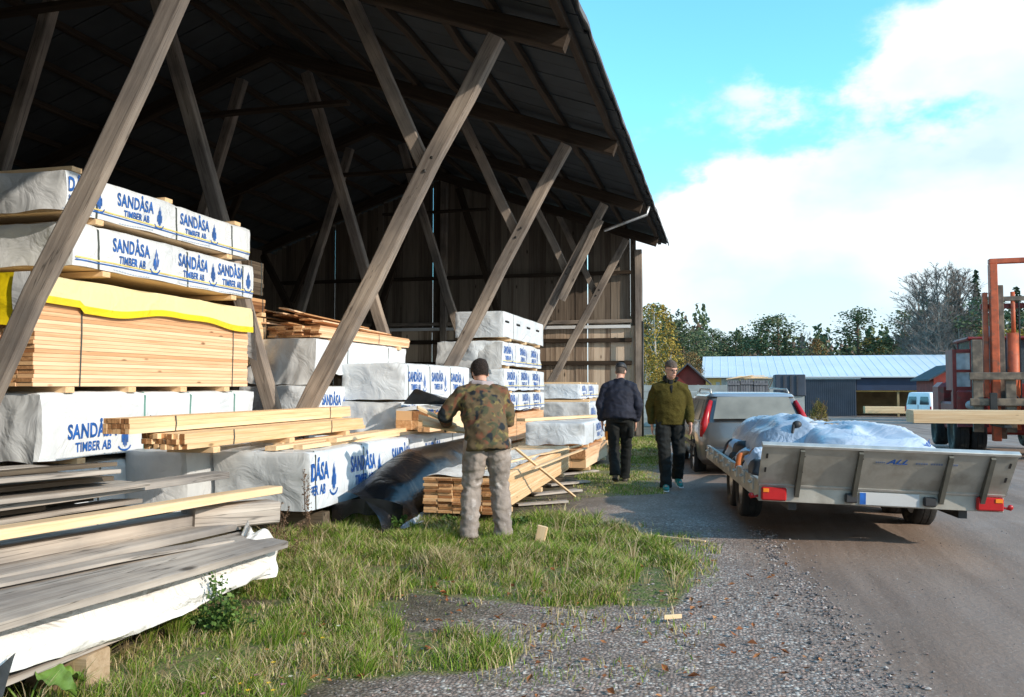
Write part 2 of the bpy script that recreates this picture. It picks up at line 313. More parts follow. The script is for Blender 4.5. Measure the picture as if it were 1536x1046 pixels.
# ---------------------------------------------------------------- ground
def ground_material():
    m, nd, lk, bs = newmat('ground_gravel_and_mud')
    tc = nd.new('ShaderNodeNewGeometry'); P = tc.outputs['Position']
    sp = nd.new('ShaderNodeSeparateXYZ'); lk.new(P, sp.inputs[0])
    def nz(scale, det=6, rough=0.6, vec=P, dist=0.0):
        n_ = nd.new('ShaderNodeTexNoise'); n_.inputs['Scale'].default_value = scale; n_.inputs['Detail'].default_value = det; n_.inputs['Roughness'].default_value = rough; n_.inputs['Distortion'].default_value = dist
        lk.new(vec, n_.inputs[0]); return n_.outputs[0]
    def mix(f_, a, b_, bt='MIX'):
        mm = nd.new('ShaderNodeMix'); mm.data_type = 'RGBA'; mm.blend_type = bt
        if isinstance(f_, float): mm.inputs[0].default_value = f_
        else: lk.new(f_, mm.inputs[0])
        for i, q in ((6, a), (7, b_)):
            if isinstance(q, tuple): mm.inputs[i].default_value = (*q, 1)
            else: lk.new(q, mm.inputs[i])
        return mm.outputs[2]
    def mr(f_, a, b_):
        q = nd.new('ShaderNodeMapRange'); q.interpolation_type = 'SMOOTHSTEP'; lk.new(f_, q.inputs[0]); q.inputs[1].default_value = a; q.inputs[2].default_value = b_; return q.outputs[0]
    # packed wet road surface with tyre-track streaks
    mp = nd.new('ShaderNodeMapping'); mp.inputs['Rotation'].default_value = (0, 0, R(-6)); mp.inputs['Scale'].default_value = (1.6, 0.12, 1); lk.new(P, mp.inputs[0])
    road = ramp(nd, lk, nz(1.3, 7, 0.6, mp.outputs[0]), [(0.32, (0.145,0.102,0.078)), (0.48, (0.25,0.182,0.142)), (0.66, (0.345,0.262,0.212))])
    road = mix(mr(nz(0.5, 5), 0.42, 0.62), road, mix(0.6, road, (0.23,0.18,0.15)))
    road = mix(mr(nz(38, 4), 0.60, 0.72), road, (0.34,0.30,0.26))
    # loose gravel: voronoi stones of many colours
    vo = nd.new('ShaderNodeTexVoronoi'); vo.inputs['Scale'].default_value = 52; lk.new(P, vo.inputs[0])
    vs = nd.new('ShaderNodeSeparateColor'); lk.new(vo.outputs['Color'], vs.inputs[0])
    st = ramp(nd, lk, vs.outputs[0], [(0.0, (0.20,0.165,0.145)), (0.35, (0.38,0.32,0.285)), (0.62, (0.47,0.34,0.28)), (0.85, (0.57,0.51,0.455)), (1.0, (0.80,0.75,0.68))])
    edge = ramp(nd, lk, vo.outputs['Distance'], [(0.35, (1,1,1)), (0.75, (0.45,0.42,0.40))])
    gravel = mix(1.0, st, edge, 'MULTIPLY')
    gravel = mix(mr(nz(2.2, 5), 0.45, 0.65), gravel, mix(0.55, gravel, (0.17,0.135,0.115)))
    soil = ramp(nd, lk, nz(9, 7), [(0.3, (0.05,0.04,0.025)), (0.6, (0.12,0.10,0.06)), (0.75, (0.20,0.16,0.11))])
    turf = ramp(nd, lk, nz(14, 8, 0.7), [(0.3, (0.07,0.085,0.025)), (0.46, (0.13,0.18,0.045)), (0.56, (0.20,0.17,0.08)), (0.7, (0.30,0.24,0.14))])
    # where loose gravel lies: left of a wavering line along the roadside; fades with distance
    wob = math_n(nd, lk, 'MULTIPLY_ADD', nz(0.9, 3), 0.9, -0.45)
    ex = math_n(nd, lk, 'ADD', sp.outputs[0], wob)
    # edge line x = 0.62 at y=4 to x=0.1 at y=8
    ln = math_n(nd, lk, 'MULTIPLY_ADD', sp.outputs[1], 0.10, -1.15); ex2 = math_n(nd, lk, 'ADD', ex, ln)
    gf = math_n(nd, lk, 'SUBTRACT', 1.0, mr(ex2, -0.45, 0.30))
    far = math_n(nd, lk, 'SUBTRACT', 1.0, mr(sp.outputs[1], 6.0, 13.0))
    gf = math_n(nd, lk, 'MULTIPLY', gf, math_n(nd, lk, 'MULTIPLY_ADD', far, 0.8, 0.2))
    col = mix(gf, road, gravel)
    # soil below the piles and the grass
    sx = math_n(nd, lk, 'ADD', sp.outputs[0], math_n(nd, lk, 'MULTIPLY_ADD', nz(1.6, 4), 1.6, -0.8))
    sf = math_n(nd, lk, 'SUBTRACT', 1.0, mr(sx, -2.2, -1.0))
    col = mix(sf, col, soil)
    at = nd.new('ShaderNodeAttribute'); at.attribute_name = 'verge'
    tf_ = mr(math_n(nd, lk, 'ADD', at.outputs['Fac'], math_n(nd, lk, 'MULTIPLY_ADD', nz(7, 5), 0.9, -0.45)), 0.25, 0.62)
    col = mix(tf_, col, turf)
    # far yard beyond 26 m: paler packed gravel
    lk.new(col, bs.inputs['Base Color'])
    wet = mr(nz(0.7, 4), 0.42, 0.62)
    lk.new(math_n(nd, lk, 'MULTIPLY_ADD', wet, -0.22, 0.85), bs.inputs['Roughness']); bs.inputs['Specular IOR Level'].default_value = 0.35
    hgt = math_n(nd, lk, 'ADD', math_n(nd, lk, 'MULTIPLY', nz(24, 8, 0.7), 0.6), math_n(nd, lk, 'MULTIPLY', math_n(nd, lk, 'SUBTRACT', 1.0, vo.outputs['Distance']), math_n(nd, lk, 'MULTIPLY', gf, 0.5)))
    bp = nd.new('ShaderNodeBump'); bp.inputs['Strength'].default_value = 0.7; bp.inputs['Distance'].default_value = 0.025
    lk.new(hgt, bp.inputs['Height']); lk.new(bp.outputs[0], bs.inputs['Normal'])
    return m
def inpoly(u, v, P_):
    c_ = False; n = len(P_); j = n-1
    for i in range(n):
        if (P_[i][1] > v) != (P_[j][1] > v) and u < (P_[j][0]-P_[i][0])*(v-P_[i][1])/(P_[j][1]-P_[i][1])+P_[i][0]: c_ = not c_
        j = i
    return c_
# meadow outlines on the ground, in metres
def gp(u, v): p = up(u, v, Z=0); return (p.x, p.y)
REG = [([gp(*q) for q in ((400,772),(560,768),(700,790),(860,778),(960,802),(1035,862),(1010,908),(850,908),(700,897),(560,888),(430,900),(330,900),(390,800))], 1.0, 0.115, 0.13),
       ([gp(*q) for q in ((160,985),(330,912),(480,915),(640,948),(795,975),(770,1000),(640,1012),(470,1030),(300,1250),(-200,1250),(-100,1020))], 0.85, 0.09, 0.2),
       ([gp(*q) for q in ((440,850),(560,850),(600,905),(520,950),(430,930))], 0.35, 0.16, 0.7),
       ([gp(*q) for q in ((330,900),(1000,905),(1060,950),(1000,1046),(500,1046),(300,1000))], 0.06, 0.06, 0.4),
       ([gp(*q) for q in ((865,700),(985,695),(1000,742),(870,748))], 0.20, 0.05, 0.3), ([gp(*q) for q in ((930,655),(990,655),(990,695),(935,695))], 0.5, 0.07, 0.1), ([gp(*q) for q in ((640,745),(860,745),(900,790),(640,800))], 0.08, 0.06, 0.3), ([gp(*q) for q in ((960,790),(1070,800),(1080,880),(1000,900))], 0.13, 0.07, 0.4)]
VERGE = [(REG[0][0], 0.9), (REG[1][0], 0.85), (REG[2][0], 0.7), (REG[4][0], 0.5), (REG[5][0], 0.8), (REG[3][0], 0.22), (REG[7][0], 0.35)]
def build_ground():
    xs = sorted(set([-900,-500,-250,-120,-60,-30,-18] + [round(-14+0.5*i, 3) for i in range(18)] + [round(-5+0.16*i, 3) for i in range(62)] + [6,8,10,14,20,30,45,70,120,250,500,900]))
    ys = sorted(set([-300,-100,-40,-15,-6,-2,0] + [round(1+0.16*i, 3) for i in range(94)] + [17,19,21,24,27,31,36,42,50,60,70,80,100,140,220,400,900,1600]))
    mb = MB(); vs = []
    for x in xs:
        for y in ys:
            z = gz(x, y)
            if -6 < x < 6 and 0 < y < 17:
                z += 0.028*noise.noise(Vector((x*0.9, y*0.9, 0))) + 0.010*noise.noise(Vector((x*4, y*4, 3)))
                # shallow ruts on the road
                if x > 0.2: z -= 0.018*math.exp(-((x-1.9-0.03*y)/0.22)**2) + 0.018*math.exp(-((x-3.4-0.03*y)/0.22)**2)
            vs.append((x, y, z))
    n = len(ys); fs = [(i*n+j, (i+1)*n+j, (i+1)*n+j+1, i*n+j+1) for i in range(len(xs)-1) for j in range(n-1)]
    mb.add(vs, fs); g = mb.build('ground', ground_material(), smooth=True); tag(g, kind='structure')
    at = g.data.attributes.new('verge', 'FLOAT', 'POINT')
    vals = []
    for x, y, z in vs:
        k = 0.0
        if -4 < x < 1 and 1 < y < 17:
            for P_, d in VERGE:
                if inpoly(x, y, P_): k = max(k, d)
        vals.append(k)
    at.data.foreach_set('value', vals)
build_ground()

# ---------------------------------------------------------------- the timber shed
FR = [-4.6, 0.0, 4.5, 9.05, 13.45, 18.1, 22.6]
RX, RZ = -7.96, 7.57                       # ridge of the rafters
TX, TZ = -1.65, 5.32                       # rafter tip
SL = (RZ-TZ)/(RX-TX)                       # dz/dx
YB = 23.45                                 # back gable wall
def build_shed():
    sh = empty('timber_shed', (-7.96, 10, 0), 'big open-sided weathered timber shed with slanting braces, sheltering the wrapped lumber stacks', 'shed')
    k = 0
    for yi, y in enumerate(FR):
        for side in (0, 1):
            def mx(x): return x if side == 0 else 2*RX - x
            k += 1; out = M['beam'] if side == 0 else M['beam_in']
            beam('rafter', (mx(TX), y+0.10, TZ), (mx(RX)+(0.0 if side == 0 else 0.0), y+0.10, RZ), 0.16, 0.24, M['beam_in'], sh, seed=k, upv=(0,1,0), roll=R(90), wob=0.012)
            if y < 22.8:
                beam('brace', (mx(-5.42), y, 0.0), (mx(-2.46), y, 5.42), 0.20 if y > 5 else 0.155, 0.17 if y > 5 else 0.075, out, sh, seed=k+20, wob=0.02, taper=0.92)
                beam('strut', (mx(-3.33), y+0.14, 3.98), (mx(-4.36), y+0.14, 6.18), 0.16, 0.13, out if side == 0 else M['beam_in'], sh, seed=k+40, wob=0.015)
                for bz in (3.9, 4.05):
                    q = MB(); bxx = mx(-5.42+2.96*bz/5.42+0.02*(bz-4)*3); q.ell((bxx, y-(0.087 if y > 5 else 0.039), bz), (0.022,0.012,0.022), 8, 5); q.build('bolt', M['darkmetal'], sh)
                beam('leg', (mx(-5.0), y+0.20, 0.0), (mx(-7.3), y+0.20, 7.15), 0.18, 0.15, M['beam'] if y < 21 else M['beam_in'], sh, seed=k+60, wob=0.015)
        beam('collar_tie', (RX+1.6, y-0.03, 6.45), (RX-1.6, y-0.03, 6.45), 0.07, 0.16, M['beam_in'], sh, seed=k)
    # purlins along the shed, laid on the rafters
    for side in (0, 1):
        for j in range(8):
            x = TX - 0.02 - 0.86*j; z = TZ + SL*(x-TX) + 0.125 + 0.05
            xx = x if side == 0 else 2*RX - x
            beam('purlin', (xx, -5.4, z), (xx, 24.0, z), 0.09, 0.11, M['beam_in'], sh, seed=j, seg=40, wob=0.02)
    # sheeting: overlapping boards running up the slope, with gaps and lips seen from below
    for side in (0, 1):
        mb = MB(); top = MB(); rnd = random.Random(5+side); y = -5.6; th = math.atan(-SL)
        L = (TX+0.16-RX)/math.cos(th)
        while y < 24.25:
            wd = rnd.uniform(0.44, 0.50); dz = rnd.choice((0, 0.004, 0.008))
            x0, x1 = TX+0.16 + rnd.uniform(-0.02, 0.03), RX
            z0, z1 = TZ+SL*(x0-TX)+0.245+dz, TZ+SL*(x1-TX)+0.245+dz
            y1 = min(y+wd-0.022, 24.28)
            def mm(x): return x if side == 0 else 2*RX-x
            v = [(mm(x0),y,z0),(mm(x0),y1,z0),(mm(x1),y1,z1),(mm(x1),y,z1)]
            v += [(a, b_, c_+0.022) for a, b_, c_ in v]
            mb.add(v, [(0,1,2,3),(7,6,5,4),(0,4,5,1),(1,5,6,2),(2,6,7,3),(3,7,4,0)])
            y += wd
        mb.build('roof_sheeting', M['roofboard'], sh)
        x0, x1 = TX+0.20, RX-0.05; z0, z1 = TZ+SL*(x0-TX)+0.305, TZ+SL*(x1-TX)+0.305
        v = [(mm(x0),-5.7,z0),(mm(x0),24.35,z0),(mm(x1),24.35,z1),(mm(x1),-5.7,z1)]; v += [(a, b_, c_+0.03) for a, b_, c_ in v]
        top.add(v, [(0,1,2,3),(7,6,5,4),(0,4,5,1),(1,5,6,2),(2,6,7,3),(3,7,4,0)])
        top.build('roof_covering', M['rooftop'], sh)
        # frayed felt edge along the eave
        fe = MB(); rnd = random.Random(3)
        xe = TX+0.215; ze = TZ+SL*(xe-TX)+0.31
        nseg = 150
        for i in range(nseg):
            ya = -5.7+30.05*i/nseg; yb = -5.7+30.05*(i+1)/nseg
            h0 = 0.05+0.05*abs(noise.noise(Vector((ya*1.3, 0, side)))) ; h1 = 0.05+0.05*abs(noise.noise(Vector((yb*1.3, 0, side))))
            o0 = 0.02*noise.noise(Vector((ya*2, 5, side))); o1 = 0.02*noise.noise(Vector((yb*2, 5, side)))
            v = [(mm(xe+o0),ya,ze+0.03),(mm(xe+o1),yb,ze+0.03),(mm(xe+o1+0.012),yb,ze-h1),(mm(xe+o0+0.012),ya,ze-h0),
                 (mm(xe+o0-0.02),ya,ze+0.03),(mm(xe+o1-0.02),yb,ze+0.03),(mm(xe+o1-0.008),yb,ze-h1),(mm(xe+o0-0.008),ya,ze-h0)]
            fe.add(v, [(0,1,2,3),(4,7,6,5),(2,6,7,3)])
        fe.build('eave_felt', M['darkmetal'] if False else M['rooftop'], sh)
    # fascia board at the near side eave
    # back gable wall: vertical boards with gaps
    rnd = random.Random(11)
    up_, lo = MB(), MB()
    x = -2.30; far = 2*RX+2.30
    while x > far:
        wd = rnd.uniform(0.13, 0.19); gap = rnd.choice((0.001, 0.002, 0.002, 0.002, 0.003, 0.003, 0.003, 0.024, 0.008)) if x > -4.6 else rnd.choice((0.001,0.002,0.002,0.002,0.002,0.006))
        if x < -6.5: gap = rnd.choice((0.001, 0.001, 0.001, 0.001, 0.001, 0.001, 0.010))
        d_ = abs(x-wd/2-RX); zt = RZ - abs(SL)*d_*-1*-1 + 0.10
        zsp = 3.02+rnd.uniform(-0.03, 0.03)
        yo = rnd.uniform(0, 0.018)
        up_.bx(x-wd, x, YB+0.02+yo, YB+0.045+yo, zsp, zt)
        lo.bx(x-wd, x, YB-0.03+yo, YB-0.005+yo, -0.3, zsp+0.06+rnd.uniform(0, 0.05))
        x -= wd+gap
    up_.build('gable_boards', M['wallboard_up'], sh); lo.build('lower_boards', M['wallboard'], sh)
    for z, h, m in ((4.62,0.10,'beam_in'), (3.25,0.10,'beam'), (2.72,0.12,'beam_in'), (2.08,0.12,'beam_in'), (1.02,0.14,'beam_in'), (0.66,0.12,'beam'), (0.15,0.16,'beam_in')):
        beam('wall_rail', (-2.42, YB-0.08, z), (2*RX+2.3, YB-0.08, z+0.02), 0.08, h, M[m], sh, seg=20, seed=int(z*10), upv=(0,0,1))
    beam('wall_rail', (-2.45, YB-0.10, 3.10), (-11.5, YB-0.10, 3.12), 0.05, 0.09, M['white'], sh, seg=4, upv=(0,0,1))
    for xp in (-2.22, 2*RX+2.22, RX):
        beam('corner_post' if xp != RX else 'middle_post', (xp, YB-0.06, -0.25), (xp, YB-0.06, 5.25 if xp != RX else RZ), 0.20, 0.18, M['beam'], sh, seg=10, seed=3, wob=0.008)
    # far long wall boards, and an unseen near gable added to darken the interior
    fw = MB(); y = -5.4
    while y < YB:
        wd = rnd.uniform(0.14, 0.2); fw.bx(2*RX+2.36, 2*RX+2.39, y, y+wd, -0.3, 5.55); y += wd+0.001
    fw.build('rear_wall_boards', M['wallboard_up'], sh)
    ng = MB(); x = -2.3
    while x > far:
        wd = 0.18; d_ = abs(x-wd/2-RX); ng.bx(x-wd, x, -5.2, -5.17, -0.05, RZ-abs(SL)*d_+0.1); x -= wd+0.001
    ng.build('added_gable_boards', M['wallboard_up'], sh)
    # rain gutter end: swan-neck pipe from the eave back to the brace, and pole by the corner
    mb = MB()
    a = up(973, 310, Y=18.6); b_ = up(970, 322, Y=18.6); c_ = up(906, 346, Y=18.3)
    mb.tube([a, b_, c_], 0.036, 10); mb.build('gutter_pipe', M['metal'], sh, smooth=True)
    beam('brace_patch', up(900, 330, Y=17.95), up(842, 450, Y=17.95), 0.17, 0.05, M['beam'], sh, seed=77)
    mb = MB(); p = up(964, 640, Y=23.1); q = up(964, 482, Y=23.1); mb.tube([(p.x, p.y, -0.2), (q.x, q.y, q.z)], 0.03, 8); mb.build('iron_pole', M['darkmetal'], sh, smooth=True)
    # chinks of daylight where roof boards split are real gaps (skipped: covering is whole)
    return sh
build_shed()
# ---------------------------------------------------------------- lettering
_txt = {}
def text_geo(s, bold=0.02):
    """letter outlines from the built-in font, normalised to x 0..1 and cap height 0..1"""
    if (s, bold) in _txt: return _txt[(s, bold)]
    cu = bpy.data.curves.new('lettering_tmp', 'FONT'); cu.body = s; cu.size = 1; cu.offset = bold; cu.resolution_u = 3; cu.space_character = 1.06
    o = bpy.data.objects.new('lettering_tmp', cu); COL.objects.link(o)
    dg = bpy.context.evaluated_depsgraph_get(); dg.update()
    me = bpy.data.meshes.new_from_object(o.evaluated_get(dg))
    vs = [v.co.copy() for v in me.vertices]; fs = [tuple(p.vertices) for p in me.polygons]
    bpy.data.objects.remove(o); bpy.data.curves.remove(cu); bpy.data.meshes.remove(me)
    x0 = min(v.x for v in vs); x1 = max(v.x for v in vs)
    y0 = min(v.y for v in vs); 
    r = ([((v.x-x0)/(x1-x0), v.y/0.72) for v in vs], fs)
    _txt[(s, bold)] = r; return r
def logo_geo():
    """upright feathered emblem standing on a curved base"""
    vs = []; fs = []
    def poly(p): o = len(vs); vs.extend(p); fs.append(tuple(range(o, o+len(p))))
    for k in range(5):                       # slanting blades forming an upright leaf shape
        x = -0.30+0.13*k; h = (0.62, 0.92, 1.15, 0.95, 0.66)[k]; b_ = (0.22, 0.08, 0.0, 0.05, 0.2)[k]
        poly([(x, b_), (x+0.085, b_-0.03), (x+0.11, h*0.8), (x+0.07, h), (x+0.01, h*0.85)])
    for k in range(8):                       # curved base line
        a0, a1 = math.pi*(1.08+0.105*k), math.pi*(1.08+0.105*(k+1))
        poly([(0.62*math.cos(a0)-0.02, 0.10+0.34*math.sin(a0)), (0.62*math.cos(a1)-0.02, 0.10+0.34*math.sin(a1)),
              (0.53*math.cos(a1)-0.02, 0.12+0.27*math.sin(a1)), (0.53*math.cos(a0)-0.02, 0.12+0.27*math.sin(a0))])
    return vs, fs
# ---------------------------------------------------------------- packs of timber in printed film
def pack(label, x1, y0, z0, w, L, h, seed=0, mat='film', endmat=None, straps=(0.2, 0.5, 0.8), texts=(), cap=0.13, tw=0.55, lines=True, bearers=2,
         strapmat='strap', skirt=0.02, puff=0.010, endfold=0.03, rz=0.0, group='plastic wrapped lumber packs', endtext=None, flap=0, tiny=True, topboard=False, cat='lumber pack', tzf=0.52):
    t = empty('lumber_pack', (x1, y0, z0), label, cat, group, rz=rz)
    sy = [L*s for s in straps]; r = 0.03
    def P(p):
        """film surface: rounded, puffed between the straps, creased; local coords, x in [-w,0]"""
        x, y, z = p
        cx = min(-r, max(-w+r, x)); cy = min(L-r, max(r, y)); cz = min(h-r, z)
        d = Vector((x-cx, y-cy, z-cz)); q = Vector((cx, cy, cz))
        n = d.normalized() if d.length > 1e-6 else Vector((0,0,0))
        q = q + n*r if d.length > 1e-6 else Vector(p)
        nv = noise.noise(Vector((x*1.7+seed, y*1.1, z*2.2)))
        nf = noise.noise(Vector((x*6+seed*2, y*4.5, z*7+3)))
        cr = 1-abs(noise.noise(Vector((x*5+seed, y*3+z*5, z*3-y*2))))*2.2
        pin = 1.0
        for s_ in sy: pin -= 0.95*math.exp(-((y-s_)/0.06)**2)
        endk = max(0, 1-y/0.06) if n.y < -0.3 else 0
        endk2 = max(0, 1-(L-y)/0.06) if n.y > 0.3 else 0
        k = puff*max(0, pin)
        q = q + n*(k*(1+1.6*nv) + 0.5*puff*nf + 0.5*puff*max(0, cr-0.35))
        if endk or endk2:
            fold = (abs((x+w/2)/w*2)**1.5)*max(0, 1-abs((z/h)-0.5-0.2*nv)*1.4)
            c2 = 1-abs(noise.noise(Vector((x*2.2+z*3.5+seed, 1.7, z*1.2-x*1.5))))*3.0
            c3 = 1-abs(noise.noise(Vector((x*3.5-z*4.5+seed*3, 4.7, z*1.0))))*3.5
            q.y += (-1 if endk else 1)*(endfold*(0.3+0.6*nv)+0.011*max(-0.4, c2)+0.006*max(-0.4, c3)-endfold*0.5*fold)
        if z < 0.05*h/0.4 and z < 0.04: q.z += skirt*(noise.noise(Vector((x*3+seed, y*2.2, 0)))+0.2)
        if n.z > 0.5: q.z += 0.5*puff*noise.noise(Vector((x*4, y*2+seed, 4)))
        return q
    mb = MB(); st = 0.07
    nl, nw, nh = max(6, int(L/st)), max(6, int(w/st)), max(5, int(h/0.05))
    mb.grid(lambda u, v: P((0, L*u, h*v)), nl, nh)
    mb.grid(lambda u, v: P((-w, L*u, h*v)), nl//2, nh)
    mb.grid(lambda u, v: P((-w*v, L*u, h)), nl, nw)
    sides = mb
    ne = MB() if endmat else mb
    ne.grid(lambda u, v: P((-w*u, 0, h*v)), nw*2, nh*2)
    (fe := MB() if endmat else mb).grid(lambda u, v: P((-w*u, L, h*v)), nw, nh)
    o = mb.build('wrapping', M[mat], t, world=False, smooth=True, merge=True)
    if endmat:
        ne.build('end_wrapping', M[endmat], t, world=False, smooth=True, merge=True); fe.build('end_wrapping', M[endmat], t, world=False, smooth=True, merge=True)
    core = MB(); core.bx(-w+0.02, -0.02, 0.035, L-0.03, 0.005, h-0.03); core.build('timber', M['pine'], t, world=False)
    if flap:                                  # loose skirt of film hanging over the near end
        f_ = MB()
        def FL(u, v):
            x = 0.03-(w+0.06)*u; z = h*0.98-(h*0.98+flap)*v
            return Vector((x, -0.05-0.10*v*(0.6+noise.noise(Vector((u*3+seed, v*2, 1))))-0.03*noise.noise(Vector((u*9+seed, v*3, 7))), z+0.07*noise.noise(Vector((u*2.6+seed, 0, 5)))*v))
        f_.grid(FL, 24, 14)
        f_.grid(lambda u, v: FL(u, v)+Vector((0, 0.006, 0)), 24, 14)
        f_.build('end_flap', M['film_grey'], t, world=False, smooth=True)
    def side(sy_, sz, off=0.006):
        if off == 0.006:
            sy_, sz = sy_+0.014*noise.noise(Vector((sy_*2.5, sz*6, seed*3.3))), sz+0.014*noise.noise(Vector((sy_*2.2, sz*4, seed*1.7+4)))
        q = P((0, sy_, sz)); return Vector((q.x+off, q.y, q.z))
    for kk, s_ in enumerate(sy):
        mb = MB(); ww = 0.012; seq = [(0.004, z) for z in np.linspace(-0.02, h, 8)]
        pts = [side(s_+0.02*math.sin(z*3+seed+kk), z, 0.004) for z in np.linspace(0, h-0.03, 8)] + [P((-w*q, s_, h))+Vector((0,0,0.004)) for q in np.linspace(0.03, 0.97, 8)]
        for a, b_ in zip(pts[:-1], pts[1:]):
            mb.add([a+V(0,-ww,0), a+V(0,ww,0), b_+V(0,ww,0), b_+V(0,-ww,0)], [(0,1,2,3)])
        mb.build('strap', M[strapmat], t, world=False)
    for ty in texts:
        sc_ = 1.0; row = None
        if isinstance(ty, tuple): ty, sc_ = ty
        for (s, yy, zz, ww, hh, mm) in ((u'SAND\u00c5SA', ty, tzf*h, tw*sc_, cap*sc_, 'blue'), ('TIMBER AB', ty+0.09*sc_*tw/0.55, tzf*h-cap*0.9*sc_, tw*0.72*sc_, cap*0.62*sc_, 'blue')):
            vs, fs = text_geo(s, 0.028)
            mb = MB(); ok = [0.012 < yy+a*ww < L-0.012 for a, b_ in vs]; mb.add([side(yy+a*ww, zz+b_*hh) for a, b_ in vs], [f_ for f_ in fs if all(ok[i] for i in f_)])
            if mb.f: mb.build('lettering', M[mm], t, world=False)
        lv, lf = logo_geo(); yy = ty+tw*1.17*sc_
        if yy+0.1 < L and yy > 0.08:
            mb = MB(); mb.add([side(yy+a*0.13*sc_*tw/0.55, tzf*h-cap*0.80*sc_+b_*cap*1.5*sc_, 0.007) for a, b_ in lv], lf); mb.build('emblem', M['blue'], t, world=False)
        if tiny:
            mb = MB()
            for q in range(14):
                a = ty+0.05*tw+q*tw*0.07; mb.add([side(a, tzf*h-cap*1.5), side(a+tw*0.05, tzf*h-cap*1.5), side(a+tw*0.05, tzf*h-cap*1.42), side(a, tzf*h-cap*1.42)], [(0,1,2,3)])
            if ty+tw*1.1 < L: mb.build('small_print', M['blue_faint'], t, world=False)
    if lines:
        for mm, z_, hh, a0 in (('blue', 0.055, 0.011, 0.0), ('yel_print', 0.078, 0.012, 0.25)):
            mb = MB(); n_ = int(L/0.06)
            for i in range(n_):
                ya, yb = L*i/n_, L*(i+1)/n_
                ya = max(ya, 0.02); yb = min(yb, L-0.02)
                mb.add([side(ya, z_, 0.0065), side(yb, z_, 0.0065), side(yb, z_+hh, 0.0065), side(ya, z_+hh, 0.0065)], [(0,1,2,3)])
            mb.build('printed_stripe', M[mm], t, world=False)
    for i in range(bearers):
        yb = L*(0.14+0.72*i/max(1, bearers-1)) if bearers > 1 else L/2
        mb = MB(); mb.bx(-w-0.01, 0.01, yb-0.05, yb+0.05, -0.052, -0.002); mb.build('bearer', M['pine_x'], t, world=False, bevel=0.003)
    if topboard:
        for i in range(3):
            yb = L*(0.03+0.44*i); mb = MB(); mb.bx(-w*0.98, -0.02, yb, yb+0.12, h+0.012, h+0.055); mb.build('top_batten', M['pine_x'], t, world=False, bevel=0.003)
    return t
def timber(label, x1, y0, z0, w, L, h, nx, nz_, seed=0, mat='pine', rz=0.0, rx=0.0, straps=(0.15, 0.85), jit=0.02, group=None, gap=0.0015, bearers=2, name='timber_bundle', cat='timber bundle', endmat='pine_end', parent=None, zgap=0.0):
    """a bundle made of real boards, each with a grain-end face of its own"""
    t = parent or empty(name, (x1, y0, z0), label, cat, group, rz=rz, rx=rx)
    rnd = random.Random(seed); mb, me, mf = MB(), MB(), MB(); bw, bh = w/nx, h/nz_
    for k in range(nz_):
        for i in range(nx):
            if 1 < i < nx-2 and 0 < k < nz_-1 and nx > 6: 
                # inner boards: only the ends show
                pass
            j0, j1 = rnd.uniform(-jit, jit), rnd.uniform(-jit, jit)
            xo = rnd.uniform(-0.003, 0.003); zo = 0
            xa, xb = -w+i*bw+gap+xo, -w+(i+1)*bw-gap+xo; za, zb = k*bh+gap*0.5, (k+1)*bh-gap*0.5-zgap
            mb.bx(xa, xb, j0, L+j1, za, zb)
            me.bx(xa+0.001, xb-0.001, j0-0.004, j0-0.001, za+0.001, zb-0.001); mf.bx(xa+0.001, xb-0.001, L+j1+0.001, L+j1+0.004, za+0.001, zb-0.001)
    mb.build('boards', M[mat], t, world=False); me.build('end_grain', M[endmat], t, world=False); mf.build('end_grain', M[endmat], t, world=False)
    for s_ in straps:
        q = MB(); y = L*s_
        pts = [V(0.004, y, -0.003), V(0.005, y+0.01, h/2), V(0.004, y, h+0.004), V(-w-0.004, y, h+0.004), V(-w-0.004, y, 0)]
        for a, b_ in zip(pts[:-1], pts[1:]): q.add([a+V(0,-0.008,0), a+V(0,0.008,0), b_+V(0,0.008,0), b_+V(0,-0.008,0)], [(0,1,2,3)])
        q.build('strap', M['strap'], t, world=False)
    for i in range(bearers):
        yb = L*(0.12+0.74*i/max(1, bearers-1)); q = MB(); q.bx(-w-0.02, 0.02, yb-0.05, yb+0.05, -0.055, -0.003); q.build('bearer', M['pine_x'], t, world=False, bevel=0.003)
    return t
def board(name, label, p0, p1, w, h, mat, cat='board', group=None, roll=0.0, seed=0, upv=(0,0,1), wob=0.003):
    o = beam(name, p0, p1, w, h, M[mat], None, roll=roll, seed=seed, upv=upv, wob=wob); return tag(o, label, cat, group)

